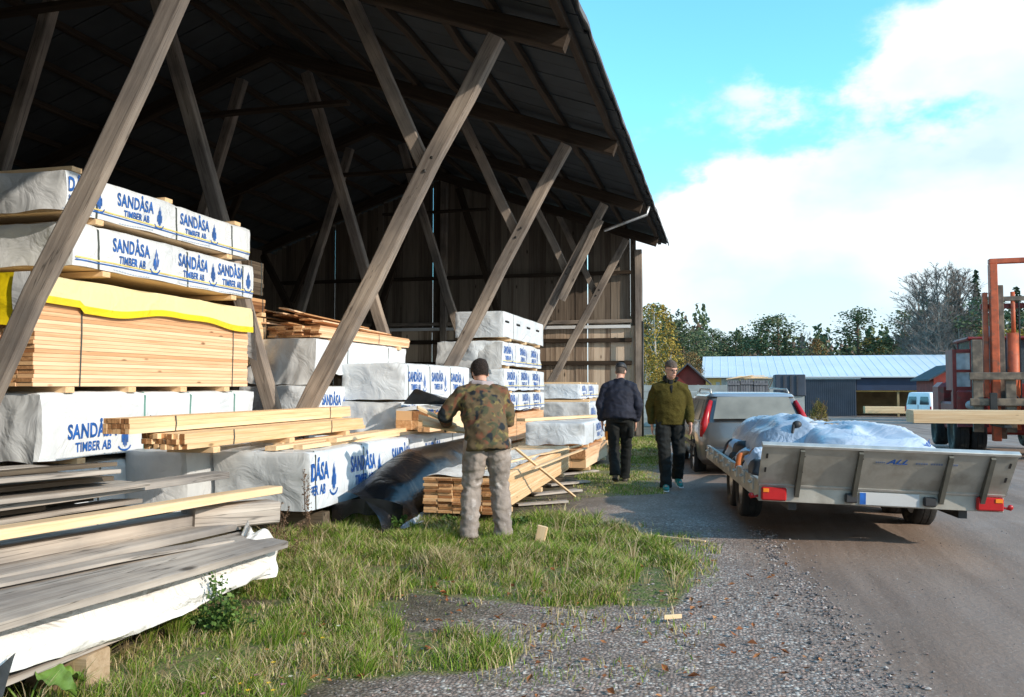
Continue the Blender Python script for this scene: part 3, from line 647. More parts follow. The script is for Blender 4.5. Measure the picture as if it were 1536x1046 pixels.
# ---- stack A : left, between the first and second frames
AX = -5.45
pack('wrapped lumber pack on top of the tall left stack, under three wooden battens', AX, 5.95, 2.93, 1.12, 2.85, 0.36, seed=1, endmat='film_grey', straps=(0.12, 0.52, 0.88), texts=(-0.20, 0.62, 1.55), cap=0.115, tw=0.50, topboard=True, endfold=0.05)
pack('wrapped lumber pack second from top of the left stack, resting on the yellow covered timber', AX, 6.05, 2.47, 1.12, 2.85, 0.39, seed=2, endmat='film_grey', straps=(0.10, 0.56, 0.93), texts=(0.45, 1.42, 2.12), cap=0.125, tw=0.52, endfold=0.04)
tb = timber('big bundle of thin bare boards with a yellow film cap, in the left stack', AX+0.03, 5.62, 1.42, 1.15, 3.15, 0.90, 7, 26, seed=3, mat='pine_pink', straps=(0.16, 0.90), jit=0.012, gap=0.0026, bearers=4)
def yellow_cap(t, w, L, h):
    # pale film over the top, its lower rim bright yellow and wavy; bright end flap at the near end
    def drop(y): return 0.30+0.05*noise.noise(Vector((y*1.6, 2, 0)))+0.035*math.sin(y*2.2+0.4) - 0.05*(y < 0.5)
    def S(u, v, x_out=0.0):
        y = -0.04 + (L+0.10)*u; dpt = drop(y); path = 0.45+dpt*0.86
        s_ = v*path
        if s_ < 0.45: return Vector((-0.45+s_+0.012+x_out*0, y, h+0.045+0.012*noise.noise(Vector((y*2, s_*4, 0)))-0.02*(s_/0.45)**2 + x_out))
        k = s_-0.45; return Vector((0.022+0.012*noise.noise(Vector((y*2.5, k*5, 3)))+0.015*(k/dpt)+x_out, y, h+0.02-k))
    a = MB(); a.grid(lambda u, v: S(u, v*0.93), 60, 14); a.bx(-w-0.01, -0.44, -0.02, L+0.02, h+0.012, h+0.05)
    a.build('film_cap', M['film_yel'], t, world=False, smooth=True, angle=40)
    b_ = MB(); b_.grid(lambda u, v: S(u, 0.91+0.09*v, 0.006), 60, 5); b_.build('yellow_rim', M['film_yel2'], t, world=False, smooth=True)
    e = MB()
    e.grid(lambda u, v: Vector((0.0-(w)*u, -0.07-0.03*noise.noise(Vector((u*5, v*3, 8))), h+0.03-(0.40+0.03*math.sin(u*9))*v)), 16, 10)
    e.build('end_flap', M['film_yel2'], t, world=False, smooth=True)
    g_ = MB()
    g_.grid(lambda u, v: Vector((0.03-0.16*u, -0.085-0.02*math.sin(v*4), h+0.03-0.42*v)), 4, 10)
    g_.build('clear_flap', M['film_grey'], t, world=False, smooth=True)
    c_ = MB(); c_.grid(lambda u, v: Vector((0.035-0.10*u-0.25*v*u, L+0.06+0.10*v+0.02*math.sin(u*6), h+0.02-0.62*v+0.15*u*v)), 8, 10); c_.build('rear_flap', M['film_grey'], t, world=False, smooth=True)
yellow_cap(tb, 1.15, 3.15, 0.90)
pack('wrapped lumber pack under the bare board bundle in the left stack, with blank upper side', AX+0.02, 5.72, 0.80, 1.12, 3.2, 0.56, seed=4, endmat='film_grey', straps=(0.40, 0.62, 0.87), strapmat='strap_green', texts=((0.28, 1.0),), tzf=0.30, cap=0.13, tw=0.60, lines=False, endfold=0.09, flap=0.02, tiny=False)
pack('wrapped lumber pack lowest in the left stack', AX, 5.8, 0.15, 1.12, 3.1, 0.58, seed=5, endmat='film_grey', texts=(), lines=False)
timber('brown lumber bundle with framed ends, showing just behind the left stack', -5.78, 9.35, 2.60, 0.9, 0.35, 0.42, 5, 8, seed=6, mat='darkwood', endmat='darkwood', bearers=0)
timber('reddish boards beneath the brown framed bundle behind the left stack', -5.77, 9.33, 2.38, 0.9, 0.4, 0.17, 5, 4, seed=7, mat='brownwood', endmat='brownwood', bearers=2)
timber('light timber under the reddish boards behind the left stack', -5.78, 9.34, 1.75, 0.9, 0.45, 0.56, 5, 8, seed=8)

# ---- stack B : second bay
BX = -5.05
pack('wrapped lumber pack directly below the loose orange boards, its grey end film hanging open', BX, 9.75, 1.60, 1.0, 3.2, 0.44, seed=11, endmat='film_grey', texts=(), straps=(0.3, 0.75), lines=False, endfold=0.08, flap=0.15, skirt=0.05)
pack('wrapped lumber pack with blue letters, between the second brace foot and the left stack', BX+0.06, 9.6, 0.92, 1.05, 3.2, 0.50, seed=12, endmat='film', texts=(0.2, 1.2, 2.2), endfold=0.08, straps=(0.3, 0.75), cap=0.14)
pack('wrapped lumber pack lowest in the second bay behind the second brace', BX, 9.6, 0.15, 1.05, 3.1, 0.66, seed=13, endmat='film_grey', texts=(), lines=False)
timber('orange strapped board bundle on top of the second bay stack', BX+0.02, 9.85, 2.06, 0.75, 3.15, 0.15, 6, 6, seed=14, mat='pine_pink', straps=(0.15, 0.6), jit=0.05)
rnd = random.Random(21)
for i in range(16):                          # loose boards slung over the bundle
    y0_ = 9.55+rnd.uniform(0, 0.7); x0_ = BX-0.06-rnd.uniform(0, 0.95); z0_ = 2.235+0.013*i+rnd.uniform(0, 0.02)
    y1_ = 12.95+rnd.uniform(-1.2, 0.05); x1_ = x0_ + rnd.uniform(-0.12, 0.16); z1_ = 2.235+0.007*i
    if x1_ > BX: x1_ = BX-0.05
    board('loose_board', 'thin brown sawn board in the untidy heap on the second bay stack', (x0_, y0_, z0_), (x1_, y1_, z1_), rnd.uniform(0.09, 0.15), 0.02, 'brownwood' if i % 3 else 'pine_pink', group='loose brown boards heaped on the second bay stack', seed=i, roll=rnd.uniform(-0.12, 0.12))

# ---- stack C : before stack B, to its right
CX = -4.12
pack('wrapped lumber pack with two blue prints, left of the man in the camouflage jacket', CX, 10.5, 1.24, 0.92, 2.95, 0.49, seed=21, endmat='film', texts=(0.12, 1.05, 1.95), straps=(0.04, 0.34, 0.66), cap=0.13, tw=0.52, lines=False, endfold=0.07)
pack('wrapped lumber pack with crumpled grey end, just above the loose light planks', CX-0.04, 10.45, 0.80, 0.90, 3.0, 0.41, seed=22, endmat='film_grey', texts=(0.03,), straps=(0.4, 0.8), cap=0.15, endfold=0.10, flap=0.02, lines=False)
# ---- bundle L on the long pack, with folded film on it
timber('light timber bundle with film folded open on it, left of the man in camouflage', -3.38, 10.0, 0.87, 0.66, 3.3, 0.24, 3, 2, seed=31, straps=(0.3,), jit=0.01)
def folded_film():
    t = empty('folded_film', (-3.7, 10.2, 1.12), 'black and white film folded back like a tent over the light timber bundle', 'film sheet')
    a = MB(); a.grid(lambda u, v: Vector((-4.05+0.72*u, 10.02+1.1*v, 1.13+0.05*math.sin(u*3.1)+0.02*noise.noise(Vector((u*4, v*4, 0))))), 14, 12)
    a.grid(lambda u, v: Vector((-4.05+0.72*u, 10.02-0.02*math.sin(u*7), 1.13+0.05*math.sin(u*3.1)-0.05*v)), 14, 2)
    a.build('white_layer', M['film'], t, smooth=True)
    l = MB(); vs, fs = text_geo('TIMBER AB', 0.03); l.add([(-3.78+0.36*x, 10.045, 1.0+0.0) if False else (-3.76+0.34*x, 9.998, 1.092+0.04*y) for x, y in vs], fs); l.build('lettering', M['blue'], t)
    b_ = MB()
    def K(u, v):
        x = -3.98+0.72*u; h_ = 0.20*max(0, 1-abs(u-0.22)/0.22 if u < 0.22 else 1-(u-0.22)/0.78)
        return Vector((x, 10.10+0.7*v, 1.20+h_*(1-0.5*v)+0.012*noise.noise(Vector((u*6, v*5, 3)))))
    b_.grid(K, 20, 10); b_.grid(lambda u, v: Vector((K(u, 0).x, 10.10+0.10*v, K(u, 0).z*(1-v)+1.19*v)), 20, 3)
    b_.build('black_layer', M['film_black'], t, smooth=True, angle=50)
folded_film()
timber('short orange-brown timber offcut stack, beside the left elbow of the man in camouflage', -3.42, 9.55, 0.87, 0.16, 0.4, 0.13, 2, 2, seed=33, mat='pine_pink', straps=(), bearers=0)

# ---- H : long low packs in front
h1 = pack('long low wrapped lumber pack with blue prints, half covered by black film', -3.72, 7.1, 0.26, 1.0, 6.0, 0.54, seed=41, endmat='film_grey', texts=(-0.25, 0.85, 1.95, 3.05), straps=(0.02, 0.20, 0.42, 0.7), cap=0.16, tw=0.62, lines=False, endfold=0.05, bearers=3, tiny=False)
pack('grey wrapped lumber pack with creased end, left of the long low pack', -4.78, 6.75, 0.26, 0.66, 2.2, 0.56, seed=42, mat='film_grey', endmat='film_grey', texts=(), straps=(0.5,), lines=False, endfold=0.07, bearers=2)
# ---- J : two narrow timber bundles
timber('upper narrow bundle of light planed timber, reaching past the left stack', -4.50, 5.62, 1.045, 0.24, 4.1, 0.125, 6, 3, seed=51, straps=(0.14, 0.86), jit=0.004, rz=R(0.6), bearers=0, mat='pine')
timber('lower narrow bundle of light planed timber, just under the upper one', -4.24, 5.95, 0.905, 0.42, 3.55, 0.13, 9, 3, seed=52, straps=(0.20, 0.75), jit=0.05, rz=R(0.3), bearers=3, mat='pine')
for i, (x0_, y0_, x1_, y1_, z_, w_, lab) in enumerate((
    (-3.98, 7.35, -3.86, 11.2, 0.832, 0.10, 'loose light plank lying lengthwise on the long low pack, nearest its edge'),
    (-4.16, 7.15, -4.12, 9.9, 0.832, 0.12, 'loose light plank on the long low pack, beneath the narrow bundles'),
    (-3.90, 7.9, -4.02, 12.6, 0.868, 0.12, 'long loose plank lying across two others on the long low pack'),
    (-4.34, 7.6, -4.3, 12.4, 0.835, 0.10, 'loose plank on the long low pack, farthest from its edge'),
    (-3.62, 10.9, -3.66, 13.0, 0.832, 0.1, 'short plank at the far end of the long low pack'))):
    board('loose_plank', lab, (x0_, y0_, z_), (x1_, y1_, z_), w_, 0.045, 'pine', cat='plank', group='light planks loose on the long low pack', seed=i)

# ---- D : stack in the third bay
DX = -3.72
pack('white wrapped lumber pack on top of the tall stack behind the man in camouflage', DX, 14.2, 2.29, 0.90, 3.4, 0.47, seed=61, endmat='film', texts=(), straps=(0.22,), lines=False, puff=0.003, endfold=0.008, bearers=3)
def black_print(t):
    for i in range(4):
        mb = MB(); y = 0.08+0.85*i
        for k in range(9): mb.bx(0.006, 0.010, y+0.034*k, y+0.034*k+0.022, 0.27, 0.31-0.012*((k*7+i) % 3 == 0)); mb.build('black_lettering', M['darkmetal'], t, world=False)
dtop = [o for o in COL.objects if o.get('label', '').startswith('white wrapped lumber pack on top of the tall')][0]; black_print(dtop)
pack('wrapped lumber pack second from top behind the man in camouflage, its film loose and crumpled', DX-0.05, 14.25, 1.80, 1.15, 3.3, 0.42, seed=62, endmat='film', texts=((0.1, 0.9), (1.2, 0.9), (2.2, 0.9)), straps=(0.3,), cap=0.15, endfold=0.14, puff=0.02, flap=0.05)
pack('wrapped lumber pack third from top behind the man in camouflage', DX, 14.25, 1.35, 1.05, 3.4, 0.38, seed=63, endmat='film', texts=(0.15, 1.2, 2.2), straps=(0.3, 0.7), cap=0.14)
pack('wrapped lumber pack fourth from top behind the man in camouflage', DX, 14.25, 0.98, 1.05, 3.4, 0.32, seed=64, endmat='film', texts=(0.2, 1.3, 2.3), straps=(0.3, 0.7), cap=0.13)
timber('unwrapped orange timber bundle under the white packs, right of the man in camouflage', DX+0.0, 14.1, 0.42, 1.0, 3.5, 0.50, 5, 2, seed=65, mat='pine_pink', straps=(0.3,), jit=0.01, bearers=3)
timber('timber bundle on the ground under the unwrapped orange timber', DX, 14.15, 0.06, 1.0, 3.4, 0.30, 5, 2, seed=66, straps=(0.3,))
# ---- F, E : low packs toward the corner
pack('low wrapped lumber pack near the walking men, under a long flat plank', -2.17, 13.5, 0.46, 0.98, 2.3, 0.36, seed=71, endmat='film', texts=(1.2,), straps=(0.4,), cap=0.12, lines=False, endfold=0.08, flap=0.0, skirt=0.06)
timber('unwrapped timber bundle lying under the low wrapped pack near the walking men', -2.14, 13.42, 0.10, 0.98, 2.6, 0.30, 4, 2, seed=72, mat='pine_pink', straps=())
board('long_plank', 'long flat plank lying across the low wrapped pack near the walking men', (-3.25, 13.55, 0.862), (-2.35, 15.6, 0.862), 0.18, 0.05, 'pine', cat='plank', seed=5)
pack('grey wrapped lumber pack between the tall white stack and the man in the dark jacket', -2.86, 18.45, 0.48, 1.15, 3.4, 0.58, seed=73, endmat='film_grey', texts=(0.2, 1.3), straps=(0.4,), cap=0.16, lines=False, endfold=0.08, topboard=True)
timber('timber bundle on the ground under the grey wrapped pack by the back wall', -2.86, 18.5, -0.02, 1.15, 3.4, 0.42, 5, 2, seed=74, straps=())
pack('wrapped lumber pack with a board on it, highest and farthest beside the back wall', -3.25, 19.6, 1.13, 1.0, 3.0, 0.34, seed=75, endmat='film', texts=(0.2, 1.3), straps=(0.4,), cap=0.13, topboard=True)
# ---- deeper packs seen in the gaps
pack('wrapped lumber pack deep inside the shed at the foot of the back wall', -4.6, 19.0, 0.1, 1.1, 3.2, 0.9, seed=76, texts=(), lines=False)

# ---- G : bundle of thin boards by the man, black film pulled off it
g = timber('fanned bundle of thin light boards at the feet of the man in camouflage', -2.20, 8.15, 0.13, 0.78, 4.8, 0.36, 5, 12, seed=81, straps=(), jit=0.03, gap=0.003, rz=R(1.5), bearers=3)
mb = MB(); mb.grid(lambda u, v: Vector((-0.76+0.74*u, 0.02+3.6*v, 0.372+0.03*noise.noise(Vector((u*3, v*8, 0)))+0.02*u)), 12, 30)
mb.build('paper_cover', M['tarp_white'], g, world=False, smooth=True)
def sag(o, f_):
    for v in o.data.vertices: v.co.z += f_(v.co)
for o in list(g.children):
    if o.name.startswith(('boards', 'end_grain', 'paper')): sag(o, lambda c_: 0.0)
for i, (p, q) in enumerate((((-2.0, 8.9, 0.53), (-1.98, 12.4, 0.50)), ((-2.55, 8.6, 0.535), (-2.12, 12.9, 0.51)))):
    board('thin_lath', ('thin lath lying along the near edge of the fanned board bundle', 'thin lath lying diagonally over the fanned board bundle')[i], p, q, 0.05, 0.02, 'pine', cat='lath', group='laths on the fanned boards', seed=i)
pa, pb = up(772, 672, Y=8.6), up(862, 745, Z=0.02)
board('leaning_lath', 'thin lath leaning from the fanned bundle down to the gravel', pa, pb, 0.035, 0.02, 'pine', cat='lath', seed=7)
def black_film():
    t = empty('black_film', (-3.4, 8.6, 0.1), 'crumpled black film draped between the long low pack and the fanned boards', 'film sheet')
    prof = [(0, -3.66, 0.62), (0.3, -3.52, 0.74), (0.55, -3.15, 0.66), (0.75, -3.05, 0.40), (1.0, -3.12, 0.16)]
    def S(u, v, d=0.0):
        y = 7.62+4.2*u
        h_ = 0.24+0.30*min(1, u*2.6)
        x = -3.60 + 0.66*v**0.7*(0.75+0.25*math.sin(u*4)) + 0.03*noise.noise(Vector((u*5, v*2, 0)))
        z = h_*(math.cos(v*math.pi*0.5)**0.75) + 0.12*(1-v) + 0.035*(1-abs(noise.noise(Vector((u*6, v*2.5, 2))))*2)*v*(1.2-v) + 0.02
        x += 0.012*noise.noise(Vector((u*13, v*4, 5)))
        return Vector((x+d, y-0.25*v, z+d))
    a = MB(); a.grid(lambda u, v: S(u, v), 70, 26); a.build('black_layer', M['film_black'], t, smooth=True)
    b_ = MB(); b_.grid(lambda u, v: Vector((S(0.06+0.30*u, 0.86).x+0.02+0.10*v, S(0.06+0.30*u, 0.86).y-0.05*v, max(0.05, 0.20*(0.3+0.7*u)-0.11*v)+0.02*noise.noise(Vector((u*9, v*4, 2))))), 30, 8)
    b_.build('grey_lining', M['film_silver'], t, smooth=True)
    c_ = MB(); c_.grid(lambda u, v: Vector((-3.72+0.72*u, 7.56-0.06*math.sin(u*5), 0.26+0.08*math.sin(u*3)-(0.16+0.05*noise.noise(Vector((u*4,0,0))))*v)), 20, 8); c_.build('near_edge', M['film_black'], t, smooth=True)
black_film()

# ---- K1 : foreground boards on the white tarp pack
def k1():
    board('rough_board', 'dark filler board added as shade between the two grey boards of the near pile', (-3.32, 1.2, 0.50), (-3.18, 4.6, 0.41), 0.16, 0.03, 'darkwood', group='grey boards of the near pile', seed=12)  # dark strip standing for the shade in the gap
    board('rough_board', 'thin splintered board lying half over the wide grey board of the near pile', (-3.30, 2.2, 0.565), (-3.06, 4.75, 0.452), 0.09, 0.018, 'oldwood', group='grey boards of the near pile', seed=13, roll=R(5), wob=0.01)
    Z0 = 0.40
    y1 = 5.28
    board('wide_board', 'wide weathered grey board on the near foreground pile, above the white tarp', (-3.10, 1.2, 0.50), (-2.97, 5.02, 0.405), 0.38, 0.045, 'oldwood', group='grey boards of the near pile', roll=R(7), seed=1, wob=0.006)
    board('wide_board', 'weathered grey board with an orange split, second in on the near foreground pile', (-3.46, 1.2, 0.585), (-3.31, 5.12, 0.475), 0.24, 0.045, 'oldwood', group='grey boards of the near pile', roll=R(4), seed=2)
    board('wide_board', 'weathered grey board under the fresh orange plank on the near pile', (-3.62, 1.2, 0.66), (-3.46, 5.05, 0.535), 0.22, 0.08, 'oldwood', group='grey boards of the near pile', seed=3)
    board('fresh_plank', 'fresh orange plank lying highest on the near foreground pile', (-3.55, 1.2, 0.765), (-3.19, 5.55, 0.665), 0.13, 0.055, 'pine', cat='plank', seed=4)
    # spacer block under the plank end
    board('spacer_block', 'grey wooden spacer block under the far end of the fresh orange plank', (-3.42, 4.85, 0.55), (-3.12, 5.4, 0.53), 0.20, 0.15, 'oldwood', cat='block', seed=6)
    # the tarp covered pack beneath
    t = empty('tarp_pack', (-3.4, 3.5, 0.15), 'low pack in white tarpaulin under the foreground boards, bunched up at its far end', 'covered pack')
    def S(u, v):
        y = 1.0+3.95*u
        # path: from the top edge down the side then tucked under
        lift = 0.0 - 0.02*u
        hz_ = 0.36-0.05*u
        sag_ = 0.02*math.sin(u*7)+0.05*noise.noise(Vector((u*3.3, 0, 4)))
        a = v*math.pi*0.56
        x = -3.12+0.10*u + 0.17*math.sin(a)*(0.55+0.45*math.sin(a)) + 0.03*noise.noise(Vector((u*9, v*5, 0))) + 0.035*(0.4-abs(noise.noise(Vector((u*16, v*2+u*6, 3)))))*v + 0.015*noise.noise(Vector((u*40, v*5, 1)))*v
        z = 0.205+sag_*v + (hz_-0.10)*(1-v**1.1) + 0.015*noise.noise(Vector((u*12, v*8, 3)))
        return Vector((x, y, z))
    a = MB(); a.grid(S, 110, 20); a.build('tarpaulin', M['tarp_white'], t, smooth=True)
    # gathered end
    b_ = MB()
    def E(u, v):
        th = u*math.pi*1.15 - 0.2; rr = 0.25*(0.35+0.65*v)*(1+0.14*math.sin(u*19+v*2.5)+0.06*math.sin(u*43))
        return Vector((-3.02+rr*math.cos(th)*0.6, 4.72+0.36*v*(0.8+0.2*math.sin(u*11)), 0.21+rr*math.sin(th)*0.80+0.10*v*math.sin(u*3)))
    b_.grid(E, 90, 18); b_.grid(lambda u, v: E(u, 1)*(1-v)+Vector((-3.04, 5.06, 0.24))*v, 90, 6)
    b_.build('gathered_end', M['tarp_white'], t, smooth=True)
    c_ = MB(); c_.bx(-3.9, -3.10, 1.0, 4.75, 0.12, 0.33); c_.build('boards', M['oldwood'], t)
    d_ = beam('under_board', (-3.03, 1.2, 0.175), (-2.98, 4.35, 0.175), 0.16, 0.03, M['oldwood'], t, upv=(0,0,1))
    p = up(145, 975, Z=0.10)
    board('support_block', 'square cut wooden block holding up the tarp pack in the grass', (-3.22, 3.42, 0.065), (-2.90, 3.44, 0.065), 0.17, 0.185, 'pine' if False else 'brownwood_pale', cat='block', seed=9, wob=0.0)
    tt = empty('dark_tarp', (-2.95, 2.4, 0.2), 'dark blue-grey tarp end at the lower left corner of the foreground pile', 'tarp')
    e = MB(); e.grid(lambda u, v: Vector((-2.86-0.10*v+0.03*math.sin(u*9), 2.1+0.80*u, 0.30-0.26*v+0.02*math.sin(u*14+v*4))), 20, 12); e.build('sheet', M['dark_tarp'], tt, smooth=True)
M['brownwood_pale'] = wood('pale_brown_block', (0.30,0.20,0.12), (0.42,0.31,0.20), (0.52,0.40,0.28), knots=False)
M['dark_tarp'] = film('dark_blue_tarp', (0.05,0.06,0.08), (0.09,0.10,0.12), rough=0.5)
k1()
# ---- K2 : heap of old grey boards behind it
def k2():
    rnd = random.Random(77)
    for i in range(24):
        ly = i//3; x = -4.62+0.30*(i % 3)+rnd.uniform(-0.05, 0.05)+0.015*ly; z = 0.44+0.063*ly+rnd.uniform(0, 0.012)
        L1 = 4.85+rnd.uniform(-0.6, 0.35) - 0.10*(i % 3)
        board('old_board', 'thin old grey board with split end in the heap left of the grey wrapped pack', (x, 1.6+rnd.uniform(-0.2, 0.2), z+0.10), (x+rnd.uniform(0.0, 0.22), L1, z+0.01), rnd.uniform(0.20, 0.28), 0.028, 'oldwood' if rnd.random() < 0.6 else 'darkwood', group='old boards heaped at the left', roll=rnd.uniform(-0.06, 0.06), seed=i)
    board('long_grey_board', 'long smooth grey board reaching farthest out of the old board heap', (-3.98, 1.6, 0.80), (-3.74, 5.70, 0.745), 0.16, 0.05, 'oldwood', seed=31)
    board('old_timber', 'dark squared old timber under the heap of old boards', (-4.9, 4.0, 0.30), (-3.75, 4.35, 0.30), 0.25, 0.20, 'darkwood', cat='timber', seed=33)
    board('old_timber', 'second dark squared timber, low and near under the old boards', (-4.9, 2.7, 0.28), (-3.85, 2.8, 0.28), 0.25, 0.22, 'darkwood', cat='timber', seed=34)
    for i in range(7):
        x = -4.55+0.14*i
        board('mossy_board', 'short dark mossy board lying low between the old heap and the near pile', (x, 1.8, 0.16+0.03*(i % 3)), (x+0.1, 4.35+rnd.uniform(-0.3, 0.5), 0.15+0.03*(i % 3)), 0.16, 0.035, 'darkwood', group='mossy boards low at the left', seed=40+i, roll=rnd.uniform(-0.1, 0.1))
k2()
# ---------------------------------------------------------------- vehicles
M['car_grey'] = simple('grey_car_paint', (0.19,0.183,0.175), rough=0.35, metal=0.45, nscale=2, var=0.15, coat=0.6, dirt=((0.20,0.17,0.14), 2.5, 0.5))
M['car_roof'] = simple('lit_car_paint', (0.42,0.45,0.48), rough=0.3, metal=0.5, nscale=2, var=0.1, coat=0.6)  # paler copy of the body paint: light on the roof put into the colour
M['dusty_glass'] = simple('dusty_rear_glass', (0.23,0.23,0.20), rough=0.45, nscale=2.5, var=0.25, spec=0.6)
M['plastic'] = simple('black_plastic', (0.03,0.03,0.032), rough=0.55)
M['alu'] = simple('dull_aluminium', (0.43,0.41,0.36), rough=0.5, metal=0.35, nscale=3, var=0.22, dirt=((0.31,0.285,0.24), 3.5, 0.48), bump=0.08)
M['alu_edge'] = simple('bright_aluminium', (0.55,0.54,0.50), rough=0.42, metal=0.5, nscale=8, var=0.2)
M['plate'] = simple('number_plate', (0.55,0.56,0.56), rough=0.4, nscale=4, var=0.08)
def rr_ring(hw, y0, y1, z, r, n=5, bow0=0.0, bow1=0.0):
    """rounded rectangle ring in plan, with slightly bowed ends"""
    pts = []
    for cx, cy, a0 in ((hw-r, y1-r, 0), (-hw+r, y1-r, 90), (-hw+r, y0+r, 180), (hw-r, y0+r, 270)):
        for i in range(n+1):
            a = R(a0+90*i/n); pts.append([cx+r*math.cos(a), cy+r*math.sin(a), z])
    # extra points along the long sides and ends
    out = []
    for i, p in enumerate(pts):
        q = pts[(i+1) % len(pts)]; out.append(p)
        if math.hypot(q[0]-p[0], q[1]-p[1]) > 2*r/n+0.05 or True:
            k = 6 if math.hypot(q[0]-p[0], q[1]-p[1]) > 0.3 else 1
            for j in range(1, k): out.append([p[0]+(q[0]-p[0])*j/k, p[1]+(q[1]-p[1])*j/k, z])
    for p in out:
        t = 1-(p[0]/hw)**2
        if p[1] < (y0+y1)/2: p[1] -= bow0*t*max(0, 1-(p[1]-y0)/0.5)
        else: p[1] += bow1*t*max(0, 1-(y1-p[1])/0.5)
    return [tuple(p) for p in out]
def stack_rings(mb, rings, top=True, bottom=True):
    n = len(rings[0]); vs = [p for r_ in rings for p in r_]; fs = []
    for i in range(len(rings)-1):
        for j in range(n): fs.append((i*n+j, i*n+(j+1) % n, (i+1)*n+(j+1) % n, (i+1)*n+j))
    if top: fs.append(tuple((len(rings)-1)*n+j for j in range(n)))
    if bottom: fs.append(tuple(range(n-1, -1, -1)))
    mb.add(vs, fs)
def wheel(parent, x, y, r, w_, name='wheel', rim=None, loc_z=None, n=28, side=1):
    """wheel > tyre, rim ; axis along x; side = +1 when its outer face looks to +x"""
    e = empty(name, (x, y, r if loc_z is None else loc_z)); e.parent = parent
    for k in ('label', 'category', 'group'):
        if k in e: del e[k]
    mb = MB(); h = w_/2
    mb.lathe([(-h*0.75, r*0.62), (-h, r*0.72), (-h, r*0.93), (-h*0.8, r*0.99), (-h*0.35, r), (-h*0.30, r*0.975), (-h*0.25, r), (h*0.25, r), (h*0.30, r*0.975), (h*0.35, r), (h*0.8, r*0.99), (h, r*0.93), (h, r*0.72), (h*0.75, r*0.62)], 'x', n=n)
    mb.build('tyre', M['rubber'], e, world=False, smooth=True, angle=50)
    mb = MB(); o_ = h*side
    mb.lathe([(-o_*0.7, 0.02), (-o_*0.7, r*0.60), (o_*0.72, r*0.64), (o_*0.78, r*0.60), (o_*0.45, r*0.52), (o_*0.35, r*0.25), (o_*0.6, r*0.20), (o_*0.62, 0.001)], 'x', n=n)
    mb.build('rim', rim or M['metal'], e, world=False, smooth=True, angle=40)
    return e
def patch(mb, a, b_, c_, d_, off, n=4, bulge=0.0):
    a, b_, c_, d_ = map(Vector, (a, b_, c_, d_)); nrm = (b_-a).cross(d_-a).normalized()
    def f(u, v):
        p = (a*(1-u)+b_*u)*(1-v)+(d_*(1-u)+c_*u)*v
        return p+nrm*(off+bulge*4*u*(1-u)*1.0)
    mb.grid(f, n*2, n)
